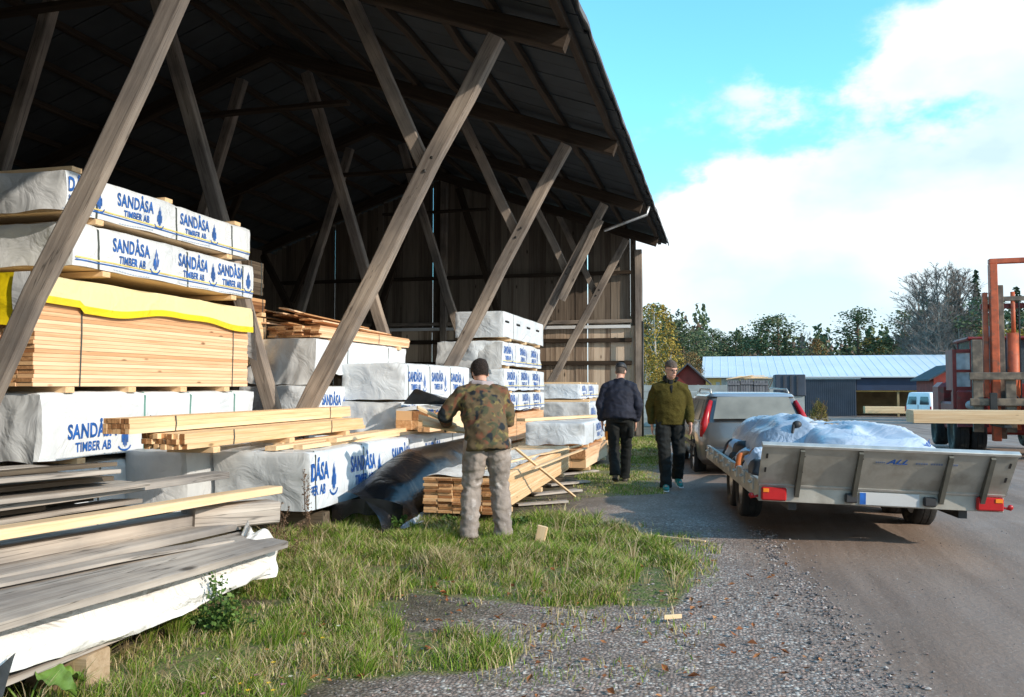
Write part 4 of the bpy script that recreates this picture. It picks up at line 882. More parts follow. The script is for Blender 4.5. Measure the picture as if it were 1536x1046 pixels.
def build_car():
    loc = V(0.52, 13.9, gz(0, 14)-0.09)
    t = empty('estate_car', loc, 'grey estate car with dusty rear window and tall red tail lights, towing the flatbed trailer', 'car', rz=R(8.0))
    # lower body (x right, y forward)
    prof = [(0.24,0.78,0.16,4.45,0.10,0.02), (0.34,0.86,0.02,4.62,0.12,0.05), (0.55,0.885,-0.04,4.70,0.14,0.07), (0.72,0.895,-0.03,4.70,0.14,0.06), (0.86,0.885,0.03,4.60,0.14,0.05), (0.93,0.86,0.06,4.45,0.16,0.05)]
    mb = MB(); stack_rings(mb, [rr_ring(hw, y0, y1, z, 0.16, bow0=b0, bow1=b1) for z, hw, y0, y1, b0, b1 in prof])
    mb.build('body', M['car_grey'], t, world=False, smooth=True, angle=38)
    mb = MB()
    gh = [(0.92,0.845,0.07,3.30,0.04,0.1), (1.08,0.80,0.15,3.02,0.04,0.1), (1.26,0.735,0.27,2.66,0.04,0.08), (1.345,0.69,0.335,2.42,0.04,0.08)]
    stack_rings(mb, [rr_ring(hw, y0, y1, z, 0.13, bow0=b0, bow1=b1) for z, hw, y0, y1, b0, b1 in gh], bottom=False)
    mb.build('cabin', M['car_grey'], t, world=False, smooth=True, angle=38)
    mb = MB(); stack_rings(mb, [rr_ring(hw, y0, y1, z, 0.13, bow0=0.05, bow1=0.08) for z, hw, y0, y1 in ((1.345,0.70,0.30,2.44), (1.385,0.665,0.33,2.36), (1.408,0.56,0.46,2.15), (1.416,0.35,0.75,1.85))], bottom=False)
    mb.build('roof', M['car_roof'], t, world=False, smooth=True, angle=60)
    # rear window, tailgate line, side windows
    mb = MB(); patch(mb, (-0.66,0.045,0.96), (0.66,0.045,0.96), (0.565,0.265,1.31), (-0.565,0.265,1.31), 0.055, 6, 0.012); mb.build('rear_window', M['dusty_glass'], t, world=False, smooth=True)
    for s in (-1, 1):
        for (ya, yb, yc, yd) in ((0.42, 1.22, 1.18, 0.55), (1.29, 2.02, 1.95, 1.25), (2.09, 2.98, 2.42, 2.02)):
            mb = MB(); q = [(s*0.843, ya, 0.955), (s*0.843, yb, 0.955), (s*0.725, yc, 1.295), (s*0.725, yd, 1.295)]
            if s < 0: q = [q[1], q[0], q[3], q[2]]
            patch(mb, *q, 0.006, 3); o = mb.build('side_window', M['glass'], t, world=False, smooth=True)
        # tall lamps following the rear pillars
        mb = MB(); pts = [(s*0.80, 0.03, 0.70), (s*0.795, 0.045, 0.90), (s*0.745, 0.115, 1.08), (s*0.67, 0.235, 1.27)]
        rad = [(0.075,0.05),(0.075,0.05),(0.05,0.045),(0.038,0.035)]
        mb.tube(pts, rad, 10, ref=(1,0,0)); mb.build('tail_light', M['lamp_red'], t, world=False, smooth=True)
        mb = MB(); mb.tube([(s*0.63,0.52,1.40),(s*0.62,0.62,1.462),(s*0.62,2.0,1.475),(s*0.63,2.12,1.415)], 0.016, 8); mb.build('roof_rail', M['alu_edge'], t, world=False, smooth=True)
        mb = MB(); mb.ell((s*0.97, 2.85, 0.98), (0.10,0.05,0.07)); mb.bar((s*0.86,2.86,0.95), (s*0.95,2.86,0.96), 0.04, 0.04); mb.build('door_mirror', M['car_grey'], t, world=False, smooth=True)
        for yw in (0.88, 3.68):
            mb = MB(); c_ = V(s*0.872, yw, 0.33)
            mb.lathe([(-0.03,0.02),(0.026,0.02),(0.026,0.36),(-0.03,0.372)], 'x', c=c_, n=28); mb.build('wheel_arch', M['plastic'], t, world=False, smooth=True, angle=30)
            wheel(t, s*0.80, yw, 0.315, 0.20, side=s)
        mb = MB(); mb.bx(s*0.885, s*0.900, 0.45, 3.4, 0.50, 0.56); mb.build('side_moulding', M['plastic'], t, world=False)
        mb = MB(); mb.bx(s*0.850, s*0.862, 0.30, 3.05, 0.925, 0.945); mb.build('window_trim', M['alu_edge'], t, world=False)
        for yh in (1.45, 2.35):
            mb = MB(); mb.bx(s*0.885, s*0.912, yh, yh+0.20, 0.79, 0.815); mb.build('door_handle', M['car_grey'], t, world=False, bevel=0.004)
    mb = MB(); mb.bx(-0.80, 0.80, -0.145, -0.06, 0.40, 0.55); mb.build('rear_bumper', M['plastic'], t, world=False, bevel=0.02)
    mb = MB(); mb.bx(-0.27, 0.27, -0.125, -0.105, 0.66, 0.775); mb.build('number_plate', M['plate'], t, world=False, bevel=0.003)
    mb = MB(); mb.tube([(0,0.0,0.30),(0,-0.22,0.30),(0,-0.26,0.36)], 0.02, 8); mb.ell((0,-0.26,0.39),(0.03,0.03,0.03)); mb.build('tow_hook', M['darkmetal'], t, world=False, smooth=True)
    return t
build_car()
TRZ = R(6.8)
TRO = Vector((1.30, 7.92, 0.0))
def trl(x, y, z): return TRO + Matrix.Rotation(R(6.8), 3, 'Z') @ Vector((x, y, z))
def build_trailer():
    loc = TRO
    t = empty('flatbed_trailer', loc, 'low aluminium flatbed trailer with leaning ribbed tailgate, hitched behind the grey estate car', 'trailer', rz=TRZ, ry=R(1.9))
    HW = 1.02; L = 4.4; zb = 0.50
    mb = MB(); mb.bx(-HW+0.03, HW-0.03, 0.05, L, zb-0.02, zb+0.01); mb.build('deck', M['plastic'], t, world=False)
    for s in (-1, 1):
        mb = MB(); mb.bx(s*HW, s*(HW-0.05), 0.0, L, zb-0.12, zb+0.06); mb.build('side_rail', M['alu'], t, world=False, bevel=0.006)
        for i in range(8):
            mb = MB(); y = 0.30+i*0.54
            mb.tube([(s*(HW+0.005), y-0.05, zb+0.02), (s*(HW+0.035), y-0.05, zb+0.0), (s*(HW+0.035), y+0.05, zb+0.0), (s*(HW+0.005), y+0.05, zb+0.02)], 0.008, 6); mb.bx(s*(HW+0.001), s*(HW+0.012), y-0.08, y+0.08, zb-0.06, zb+0.05)
            mb.build('lashing_eye', M['alu_edge'], t, world=False)
        mb = MB(); mb.bx(s*0.75, s*0.68, 0.02, L+0.2, zb-0.20, zb-0.12); mb.build('chassis_beam', M['darkmetal'], t, world=False)
        for yw in (1.55, 2.32):
            wheel(t, s*0.86, yw, 0.315, 0.20, side=s)
            mb = MB(); mb.bx(s*0.98, s*0.74, yw-0.33, yw+0.33, zb-0.122, zb-0.10); mb.build('mudguard', M['plastic'], t, world=False)
    for yw in (1.55, 2.32):
        mb = MB(); mb.tube([(-0.80,yw,0.30),(0.80,yw,0.30)], 0.035, 8); mb.build('axle', M['darkmetal'], t, world=False)
    mb = MB(); mb.bar((-0.55,L,zb-0.16),(0,L+1.25,zb-0.12),0.07,0.09); mb.bar((0.55,L,zb-0.16),(0,L+1.25,zb-0.12),0.07,0.09); mb.build('drawbar', M['metal'], t, world=False)
    # rear light beam
    mb = MB(); mb.bx(-HW, HW, -0.05, 0.0, 0.375, 0.515); mb.build('rear_beam', M['alu'], t, world=False, bevel=0.004)
    # tailgate: hinged at its lower edge and leaning outwards
    g = empty('tailgate', (0, -0.055, 0.515)); g.parent = t; g.rotation_euler = (R(33), 0, 0)
    Hh = 0.43
    mb = MB(); mb.bx(-HW-0.01, HW+0.01, -0.005, 0.020, 0.0, Hh); mb.build('panel', M['alu'], g, world=False)
    mb = MB(); mb.bx(-HW-0.02, HW+0.02, -0.018, 0.032, Hh-0.001, Hh+0.028); mb.build('top_edge', M['alu_edge'], g, world=False, bevel=0.004)
    for x in (-0.72, -0.26, 0.50, 0.84) if False else (-0.70, -0.22, 0.50, 0.83):
        mb = MB(); vs = [(x-0.018,-0.007,Hh-0.01),(x+0.018,-0.007,Hh-0.01),(x+0.018,-0.007,-0.06),(x-0.018,-0.007,-0.06),(x-0.018,-0.035,Hh-0.02),(x+0.018,-0.035,Hh-0.02),(x+0.018,-0.075,-0.06),(x-0.018,-0.075,-0.06)]
        mb.add(vs, [(4,5,6,7),(0,3,2,1),(0,4,7,3),(1,2,6,5),(0,1,5,4),(3,7,6,2)]); mb.build('rib', M['alu_dark'], g, world=False, merge=True)
        for zz in (0.34, 0.17, 0.02):
            mb = MB(); mb.ell((x+0.028, -0.008, zz), (0.008,0.006,0.008), 6, 4); mb.build('rivet', M['darkmetal'], g, world=False)
    mb = MB(); mb.bx(-HW, HW, -0.012, -0.0052, 0.0, 0.02); mb.build('lower_lip', M['alu_edge'], g, world=False)
    for s in (-1, 1):
        for zz in (0.33, 0.18):
            mb = MB(); mb.bx(s*0.985-0.008, s*0.985+0.008, -0.009, -0.0045, zz-0.025, zz+0.025); mb.build('latch_slot', M['darkmetal'], g, world=False)
    vs, fs = text_geo('ALL', 0.03); mb = MB(); mb.add([(0.0+0.17*(a+0.18*b_), -0.008, 0.30+0.05*b_) for a, b_ in vs], fs); mb.build('lettering', M['blue'], g, world=False)
    mb = MB()
    for k in range(17):
        if k in (5, 11): continue
        mb.bx(0.24+0.020*k, 0.255+0.020*k, -0.0082, -0.0055, 0.305, 0.322)
    mb.build('small_lettering', M['blue_dull'], g, world=False)
    mb = MB()
    for k in range(5): mb.bx(-0.085+0.016*k, -0.074+0.016*k, -0.0082, -0.0055, 0.305, 0.319)
    mb.build('small_lettering', M['blue_dull'], g, world=False)
    for s in (-1, 1):
        e = empty('rear_light', (s*0.895, -0.052, 0.445)); e.parent = t
        mb = MB(); mb.bx(-0.108, 0.108, -0.045, 0.0, -0.058, 0.058); mb.build('red_lens', M['lamp_red'], e, world=False, bevel=0.012)
        mb = MB(); mb.bx(0.035 if s > 0 else -0.095, 0.095 if s > 0 else -0.045, -0.052, -0.0455, 0.015, 0.048); mb.build('orange_lens', M['lamp_orange'], e, world=False, bevel=0.002)
        mb = MB(); mb.ell((s*1.08, -0.03, 0.42), (0.024,0.018,0.024)); mb.bar((s*1.0,-0.02,0.42),(s*1.09,-0.02,0.40),0.02,0.02); mb.build('marker_lamp', M['lamp_red'], t, world=False, smooth=True)
    pl = MB(); pl.bx(-0.17, 0.33, -0.064, -0.056, 0.385, 0.495); o = pl.build('number_plate', M['plate'], t, world=False, bevel=0.003)
    b_ = MB(); b_.bx(-0.165, -0.115, -0.0685, -0.0645, 0.39, 0.49); b_.build('blue_band', M['blue'], t, world=False)
    for x in (-0.24, 0.41):
        mb = MB(); mb.bx(x-0.05, x+0.05, -0.10, -0.052, 0.40, 0.48); mb.build('plate_lamp', M['plastic'], t, world=False, bevel=0.01)
    return t
M['alu_dark'] = simple('rib_metal', (0.15,0.145,0.12), rough=0.55, metal=0.4)
M['blue_dull'] = simple('worn_blue_print', (0.16,0.20,0.30), rough=0.5)
M['strap_or'] = simple('orange_ratchet_strap', (0.55,0.13,0.02), rough=0.7)
M['strap_br'] = simple('brown_ratchet_strap', (0.30,0.19,0.12), rough=0.8)
build_trailer()
def build_load():
    t = empty('wrapped_load', trl(0, 1.55, 0.515), 'lumpy load in silver white film strapped down on the flatbed trailer', 'covered load', rz=TRZ)
    def hump(u, v, x0, x1, y0, y1, h, seed, sharp=0.42):
        x = x0+(x1-x0)*u; y = y0+(y1-y0)*v
        e = (max(0, 1-abs(2*u-1)**3.2)**sharp)*(max(0, 1-abs(2*v-1)**4)**sharp)
        z = h*e*(1+0.14*noise.noise(Vector((u*2.5, v*2.5, seed)))) + e*0.05*(1-abs(noise.noise(Vector((x*3.5+y, y*2.2, seed))))*2.5) + e*0.006*noise.noise(Vector((x*12, y*10, seed)))
        x += 0.035*noise.noise(Vector((y*4, z*6, seed+5))); return Vector((x, y, z))
    a = MB(); a.grid(lambda u, v: hump(u, v, -0.42, 0.88, -1.25, 2.2, 0.48, 3), 46, 60); a.build('white_cover', M['film_load'], t, world=False, smooth=True)
    b_ = MB(); b_.grid(lambda u, v: hump(u, v, -0.80, 0.10, -0.45, 2.3, 0.53, 9, 0.5), 34, 44); b_.build('silver_cover', M['film_silver'], t, world=False, smooth=True)
    for i, (xa, ya, xb, yb) in enumerate(((-1.0, -0.1, 0.5, 0.35), (-1.0, 0.45, 0.8, 0.7))):
        s = MB(); prev = None
        for k in range(25):
            q = k/24; x = xa+(xb-xa)*q; y = ya+(yb-ya)*q
            z = 0.05+0.52*math.sin(min(1, q*1.25)*math.pi*0.5)**0.8
            c_ = V(x, y, z)
            if prev: s.add([prev+V(0,-.022,0), prev+V(0,.022,0), c_+V(0,.022,0), c_+V(0,-.022,0)], [(0,1,2,3)])
            prev = c_
        s.build('ratchet_strap', M['strap_br'], t, world=False)
    k = MB(); k.ell((-0.36, -0.10, 0.50), (0.05,0.04,0.045), 10, 7); k.ell((-0.33,-0.05,0.47),(0.08,0.05,0.035)); k.tube([(-0.40,-0.12,0.50),(-0.42,-0.16,0.42),(-0.38,-0.18,0.36)],0.015,6); k.build('black_knot', M['plastic'], t, world=False, smooth=True)
    # blue printed marks on the film near its right end
    for j, (xx, zz) in enumerate(((0.62, 0.30), (0.74, 0.20))):
        lv, lf = logo_geo(); mb = MB(); mb.add([(xx+0.10*a_+0.03*b2, -0.96-0.05*(zz<0.25)-0.02+0.25*0+0.0, zz+0.10*b2) for a_, b2 in lv], lf); mb.build('blue_mark', M['blue'], t, world=False)
    return t
M['film_load'] = film('load_film', (0.56,0.63,0.73), (0.42,0.50,0.60), rough=0.3, bump=0.8, scale=2.2)
build_load()
def clutter():
    t = empty('tool_heap', trl(-0.75, 2.1, 0.515), 'heap of black sacks, white film scraps and orange straps on the trailer deck left side', 'heap', rz=TRZ)
    rnd = random.Random(4)
    for i, (mm, nm) in enumerate((('plastic','black_sack'),('film_silver','film_scrap'),('plastic','black_sack'),('strap_or','orange_strap'),('film','film_scrap'),('plastic','black_sack'),('film_silver','film_scrap'),('strap_or','orange_strap'),('plastic','black_sack'))):
        x = -0.10+0.05*(i % 3)+rnd.uniform(-0.06, 0.06); y = -1.6+0.38*i; rx, ry, rz_ = rnd.uniform(0.10,0.17), rnd.uniform(0.18,0.28), rnd.uniform(0.10,0.19)
        mb = MB()
        if nm == 'orange_strap':
            mb.tube([(x-0.1,y-0.3,0.05),(x-0.05,y-0.1,0.16),(x+0.05,y+0.1,0.17),(x+0.12,y+0.3,0.06)], (0.035), 6, ref=(1,0,0)); mb.tube([(x-0.05,y-0.2,0.1),(x+0.12,y,0.22),(x+0.02,y+0.2,0.1)], 0.025, 6)
        else:
            mb.ell((x, y, rz_*0.6), (rx, ry, rz_), 18, 12)
            mb.v = [tuple(Vector(p)*1.0+Vector((0.07*noise.noise(Vector(p)*9+Vector((i,0,0))), 0.07*noise.noise(Vector(p)*9+Vector((0,i,5))), 0.07*noise.noise(Vector(p)*8+Vector((5,0,i)))))) for p in mb.v]
        mb.build(nm, M[mm], t, world=False, smooth=True)
clutter()
tag(board('offcut', 'small orange-brown wood offcut lying on top of the wrapped trailer load', trl(0.0, 1.7, 1.01), trl(0.33, 1.8, 0.99), 0.09, 0.03, 'brownwood_pale', cat='offcut'), None)

def build_forklift():
    z0 = gz(6, 21)
    t = empty('forklift', (6.42, 21.2, z0), 'big worn red forklift truck with tall orange mast, carrying long light timber', 'forklift', rz=R(-4))
    b = lambda n_, x0, x1, y0, y1, za, zb, m, bv=0.02: (lambda q: (q.bx(x0, x1, y0, y1, za, zb), q.build(n_, M[m], t, world=False, bevel=bv))[1])(MB())
    # y forward = away from the camera is +; the mast stands at y = -0.9 (toward the camera)
    b('chassis', -1.0, 1.0, -0.3, 3.6, 0.45, 1.15, 'red', 0.05)
    b('counterweight', -1.05, 1.05, 2.9, 4.0, 0.5, 1.65, 'red', 0.12)
    b('engine_hood', -0.75, 0.75, 1.7, 3.2, 1.15, 1.75, 'red', 0.08)
    b('front_guard', -1.22, -0.60, -0.55, 0.25, 0.80, 1.45, 'red', 0.04)
    b('front_guard', 0.60, 1.22, -0.55, 0.25, 0.80, 1.45, 'red', 0.04)
    cab = empty('cab', (0, 0.6, 1.15)); cab.parent = t
    def cb(n_, x0, x1, y0, y1, za, zb, m, bv=0.015):
        q = MB(); q.bx(x0, x1, y0, y1, za, zb); return q.build(n_, M[m], cab, world=False, bevel=bv)
    cb('lower_panel', -0.85, 0.85, -0.62, 0.9, 0.0, 0.45, 'red')
    for x in (-0.85, -0.05, 0.80):
        cb('pillar', x, x+0.07, -0.62, -0.55, 0.45, 1.45, 'red'); cb('pillar', x, x+0.07, 0.83, 0.9, 0.45, 1.45, 'red')
    cb('cab_roof', -0.92, 0.92, -0.72, 1.0, 1.45, 1.53, 'red', 0.03)
    cb('windscreen', -0.78, 0.80, -0.585, -0.575, 0.45, 1.45, 'glass2', 0)
    cb('side_window', -0.826, -0.818, -0.55, 0.83, 0.45, 1.45, 'glass2', 0)
    cb('side_window', 0.826, 0.818, -0.55, 0.83, 0.45, 1.45, 'glass2', 0)
    # side mirror box / door standing at the left of the cab
    q = MB(); q.bx(-1.28, -1.22, -0.35, 0.45, 1.45, 2.38); q.bx(-1.22, -0.84, -0.40, -0.34, 2.30, 2.38); q.bx(-1.28, -1.20, -0.40, -0.30, 1.0, 2.38); q.bx(-0.92, -0.84, -0.40, -0.33, 1.45, 2.38); q.bx(-1.22, -0.86, -0.40, -0.34, 1.45, 1.53); q.bx(-1.22, -0.86, -0.40, -0.34, 1.86, 1.92)
    q.build('left_frame', M['red'], t, world=False)
    q = MB(); q.bx(-1.20, -0.92, -0.375, -0.37, 1.53, 2.30); q.build('left_glass', M['pale_glass'], t, world=False)
    q = MB(); q.ell((-0.98, -0.62, 1.12), (0.10,0.06,0.10)); q.build('headlight', M['plate'], t, world=False, smooth=True)
    q = MB(); q.bx(-1.12, -0.85, -0.60, -0.56, 0.90, 0.98); q.build('orange_reflector', M['lamp_orange'], t, world=False)
    q = MB(); q.bx(-0.50, -0.18, -0.85, -0.70, 2.63, 2.86) if False else q.bx(-0.66, -0.42, -1.0, -0.88, 2.62, 2.86); q.build('work_lamp', M['plate'], t, world=False, bevel=0.02)
    # mast
    for s in (-1, 1):
        q = MB(); q.bx(s*0.63, s*0.48, -1.14, -0.92, 0.35, 4.22); q.build('mast_upright', M['orange'], t, world=False, bevel=0.01)
        q = MB(); q.bx(s*0.475, s*0.36, -1.06, -0.96, 0.40, 3.75); q.build('inner_upright', M['grime'], t, world=False, bevel=0.01)
        q = MB(); q.bx(s*0.76, s*0.66, -1.02, -0.90, 1.3, 3.60); q.build('tilt_column', M['orange'], t, world=False, bevel=0.01)
        q = MB(); q.tube([(s*0.19,-0.98,0.6),(s*0.19,-0.98,2.7)], 0.12, 14); q.tube([(s*0.17,-0.98,2.5),(s*0.17,-0.98,3.6)], 0.045, 12); q.build('lift_cylinder', M['orange'], t, world=False, smooth=True)
    b('mast_top', -0.63, 0.63, -1.12, -0.94, 4.222, 4.33, 'orange', 0.01); b('mast_crossbar', -0.78, 0.60, -0.90, -0.80, 3.25, 3.36, 'red', 0.01); b('mast_crossbar', -0.49, 0.49, -1.04, -0.97, 3.40, 3.50, 'grime', 0.01)
    for s in (-0.06, 0.06):
        q = MB(); q.tube([(s,-1.0,1.2),(s,-1.0,3.45)], 0.018, 6); q.build('lift_chain', M['darkmetal'], t, world=False)
    # carriage: grey load frame
    for x in (-1.05, 0.89): b('carriage_post', x, x+0.20, -1.32, -1.20, 0.55, 2.55, 'grime', 0.01)
    for x in (-0.42, 0.22): b('carriage_post', x, x+0.20, -1.30, -1.20, 0.55, 1.75, 'grime', 0.01)
    for z in (1.12, 1.68): b('carriage_bar', -1.12, 1.12, -1.36, -1.325, z, z+0.16, 'grime', 0.01)
    for x in (-0.75, 0.60):
        b('fork', x, x+0.15, -2.55, -1.33, 0.70, 0.75, 'darkmetal', 0.01); b('fork_shank', x+0.002, x+0.148, -1.42, -1.362, 0.755, 1.4, 'darkmetal', 0.01)
    q = MB(); q.tube([(-0.3,-1.1,1.5),(-0.15,-1.25,1.25),(0.1,-1.2,1.4),(0.3,-1.1,1.1)], 0.02, 6); q.tube([(0.1,-1.1,1.9),(0.25,-1.25,1.55),(0.35,-1.1,1.0)], 0.02, 6); q.build('hydraulic_hose', M['plastic'], t, world=False, smooth=True)
    for s in (-1, 1):
        wheel(t, s*1.15, -0.15, 0.50, 0.30, side=s, rim=M['grime']); wheel(t, s*0.80, -0.15, 0.50, 0.30, side=s, rim=M['grime'])
        wheel(t, s*1.02, 3.0, 0.46, 0.32, side=s, rim=M['grime'])
        q = MB(); q.lathe([(-0.36*s,0.52),(-0.36*s,0.60),(0.26*s,0.60),(0.26*s,0.52)], 'x', c=(s*1.0,-0.15,0.50), n=28); q.v = [p for p in q.v]
        # keep the upper half of the mudguard only
        keep = [f_ for f_ in q.f if all(q.v[i][2] > 0.56 for i in f_)]; q.f = keep; q.build('mudguard', M['red'], t, world=False, smooth=True, angle=40)
M['glass2'] = simple('cab_glass', (0.10,0.13,0.15), rough=0.08, spec=0.8)
M['pale_glass'] = simple('pale_cab_glass', (0.42,0.48,0.50), rough=0.12, spec=0.8)
M['grime'] = simple('grimy_steel', (0.13,0.105,0.08), rough=0.75, nscale=6, var=0.4, dirt=((0.22,0.17,0.12), 6, 0.5))
build_forklift()
def fork_load():
    z = gz(6, 20)+0.76
    return timber('long light timber pack on the forks of the red forklift, jutting out to the left', 9.3, 18.65, z, 5.45, 0.9, 0.26, 1, 3, seed=91, straps=(), bearers=0, jit=0.01, mat='pine_x', endmat='pine_x')
fl = fork_load(); fl.rotation_euler.z = R(-2)
def build_van():
    p = up(1380, 618, Y=52)
    z0 = gz(p.x, 52)
    t = empty('white_van', (p.x-0.1, 52, z0), 'small white delivery van parked by the dark building, its two rear doors seen', 'van', rz=R(-48))
    mb = MB(); prof = [(0.25,0.78,0.08,4.1), (0.45,0.84,0.0,4.22), (0.80,0.84,0.0,4.2), (1.0,0.83,0.01,3.6), (1.15,0.81,0.02,3.3), (1.6,0.74,0.07,2.75), (1.76,0.70,0.10,2.6), (1.80,0.60,0.2,2.45)]
    stack_rings(mb, [rr_ring(hw, y0, y1, z, 0.14) for z, hw, y0, y1 in prof]); mb.build('body', M['white'], t, world=False, smooth=True, angle=38)
    for s in (-1, 1):
        q = MB(); patch(q, (s*0.40-0.29, 0.01, 1.10), (s*0.40+0.29, 0.01, 1.10), (s*0.37+0.24, 0.06, 1.55), (s*0.37-0.24, 0.06, 1.55), 0.015, 2); q.build('rear_window', M['glass'], t, world=False)
        q = MB(); q.bx(s*0.76, s*0.845, -0.02, 0.0, 0.70, 1.0); q.build('tail_light', M['lamp_red'], t, world=False)
        for yw in (0.65, 3.4): wheel(t, s*0.76, yw, 0.30, 0.18, side=s, n=18)
        for ya, yb in ((0.4, 1.5), (1.7, 2.7)):
            q = MB(); pp = [(s*0.815, ya, 1.16), (s*0.815, yb+0.2, 1.16), (s*0.752, yb, 1.55), (s*0.752, ya, 1.55)]
            if s < 0: pp = [pp[1], pp[0], pp[3], pp[2]]
            patch(q, *pp, 0.008, 2); q.build('side_window', M['glass'], t, world=False)
    q = MB(); q.bx(-0.008, 0.008, -0.012, 0.0, 0.4, 1.1); q.build('door_seam', M['plastic'], t, world=False)
    q = MB(); q.bx(-0.22, 0.22, -0.016, -0.002, 0.72, 0.83); q.build('number_plate', M['plate'], t, world=False)
build_van()
# ---------------------------------------------------------------- people
def fuse(mb, name, mat, parent, voxel=0.011, smooth=3, wr=0.0, wscale=9.0, seed=0, dec=None):
    """join overlapping lofts into one continuous smooth surface"""
    o = mb.build('tmp_' + name, mat, None, world=False)
    m = o.modifiers.new('r', 'REMESH'); m.mode = 'VOXEL'; m.voxel_size = voxel
    s_ = o.modifiers.new('s', 'SMOOTH'); s_.iterations = smooth; s_.factor = 0.5
    dg = bpy.context.evaluated_depsgraph_get(); dg.update()
    me = bpy.data.meshes.new_from_object(o.evaluated_get(dg)); me.name = name
    bpy.data.objects.remove(o)
    me.materials.clear(); me.materials.append(mat)
    if wr:
        for v in me.vertices:
            c_ = v.co; q = Vector((c_.x*wscale, c_.y*wscale, c_.z*wscale*1.3+seed))
            k = (1-abs(noise.noise(q))*2.4)*wr + noise.noise(q*2.3)*wr*0.5
            v.co = c_ + v.normal*k
    me.polygons.foreach_set('use_smooth', [True]*len(me.polygons))
    n = bpy.data.objects.new(name, me); COL.objects.link(n); n.parent = parent; return n
def lerp(a, b_, t): return Vector(a)*(1-t)+Vector(b_)*t
def hand(mb, w_, d, nrm, side, curl=0.5, s=1.0):
    """w_: wrist, d: direction of the hand, nrm: palm normal, side: +1 thumb toward nrm x d"""
    w_ = Vector(w_); d = Vector(d).normalized(); nrm = Vector(nrm); nrm = (nrm-d*nrm.dot(d)).normalized(); a = nrm.cross(d).normalized()*side
    mb.tube([w_-d*0.03, w_+d*0.02, w_+d*0.055, w_+d*0.09], [(0.026*s,0.022*s),(0.036*s,0.018*s),(0.041*s,0.016*s),(0.038*s,0.012*s)], 10, ref=a)
    for i, ln in enumerate((0.070, 0.080, 0.074, 0.058)):
        b_ = w_+d*0.085*s+a*(0.029-0.019*i)*s; p1 = b_+(d*math.cos(curl*0.5)+nrm*math.sin(curl*0.5))*ln*0.45; p2 = p1+(d*math.cos(curl*1.3)+nrm*math.sin(curl*1.3))*ln*0.32; p3 = p2+(d*math.cos(curl*2)+nrm*math.sin(curl*2))*ln*0.25
        mb.tube([b_-d*0.015, b_, p1, p2, p3], [0.0095*s,0.0092*s,0.0086*s,0.008*s,0.006*s], 7)
    b_ = w_+d*0.025+a*0.030*s; p1 = b_+(a*0.75+d*0.65+nrm*0.25).normalized()*0.036; p2 = p1+(a*0.25+d*0.9+nrm*0.45).normalized()*0.030
    mb.tube([b_-a*0.012, b_, p1, p2], [0.013*s,0.012*s,0.0105*s,0.008*s], 7)
def head_geo(mb, c, yaw=0.0, pitch=0.0, s=1.0):
    """head with chin, jaw, nose, brow and ears; c = top of the neck; faces +y before yaw/pitch"""
    rot = Matrix.Rotation(yaw, 3, 'Z') @ Matrix.Rotation(pitch, 3, 'X'); c = Vector(c)
    prof = [(0.0,0.030,0.030,0.050),(0.025,0.050,0.052,0.036),(0.055,0.060,0.078,0.016),(0.085,0.067,0.088,0.004),(0.115,0.072,0.094,0.0),(0.145,0.075,0.097,-0.004),(0.175,0.072,0.094,-0.008),(0.20,0.062,0.080,-0.010),(0.220,0.042,0.056,-0.010),(0.230,0.015,0.02,-0.010)]
    vs = []; n = 16; fs = []
    for z, rx, ry, cy in prof:
        for j in range(n):
            a = 2*math.pi*j/n; vs.append(c+rot @ Vector((rx*math.cos(a)*s, (cy+ry*math.sin(a))*s, z*s)))
    k = len(prof)
    for i in range(k-1):
        for j in range(n): fs.append((i*n+j, i*n+(j+1) % n, (i+1)*n+(j+1) % n, (i+1)*n+j))
    fs += [tuple(range(n-1, -1, -1)), tuple((k-1)*n+j for j in range(n))]
    mb.add(vs, fs)
    T = lambda p: c+rot @ (Vector(p)*s)
    mb.tube([T((0,0.088,0.125)), T((0,0.104,0.10)), T((0,0.110,0.082)), T((0,0.09,0.075))], [0.009,0.012,0.015,0.01], 8)   # nose
    mb.tube([T((-0.045,0.082,0.128)), T((0,0.094,0.130)), T((0.045,0.082,0.128))], 0.010, 6)                                # brow
    mb.tube([T((-0.022,0.090,0.048)), T((0,0.096,0.050)), T((0.022,0.090,0.048))], 0.009, 6)                                # lips
    for q in (-1, 1): mb.ell(T((q*0.078,-0.005,0.095)), (0.010,0.018,0.030), 8, 6, rot)
    return T, rot
def limb(mb, pts, rs, n=12, ref=None): mb.tube(pts, rs, n, ref=ref)
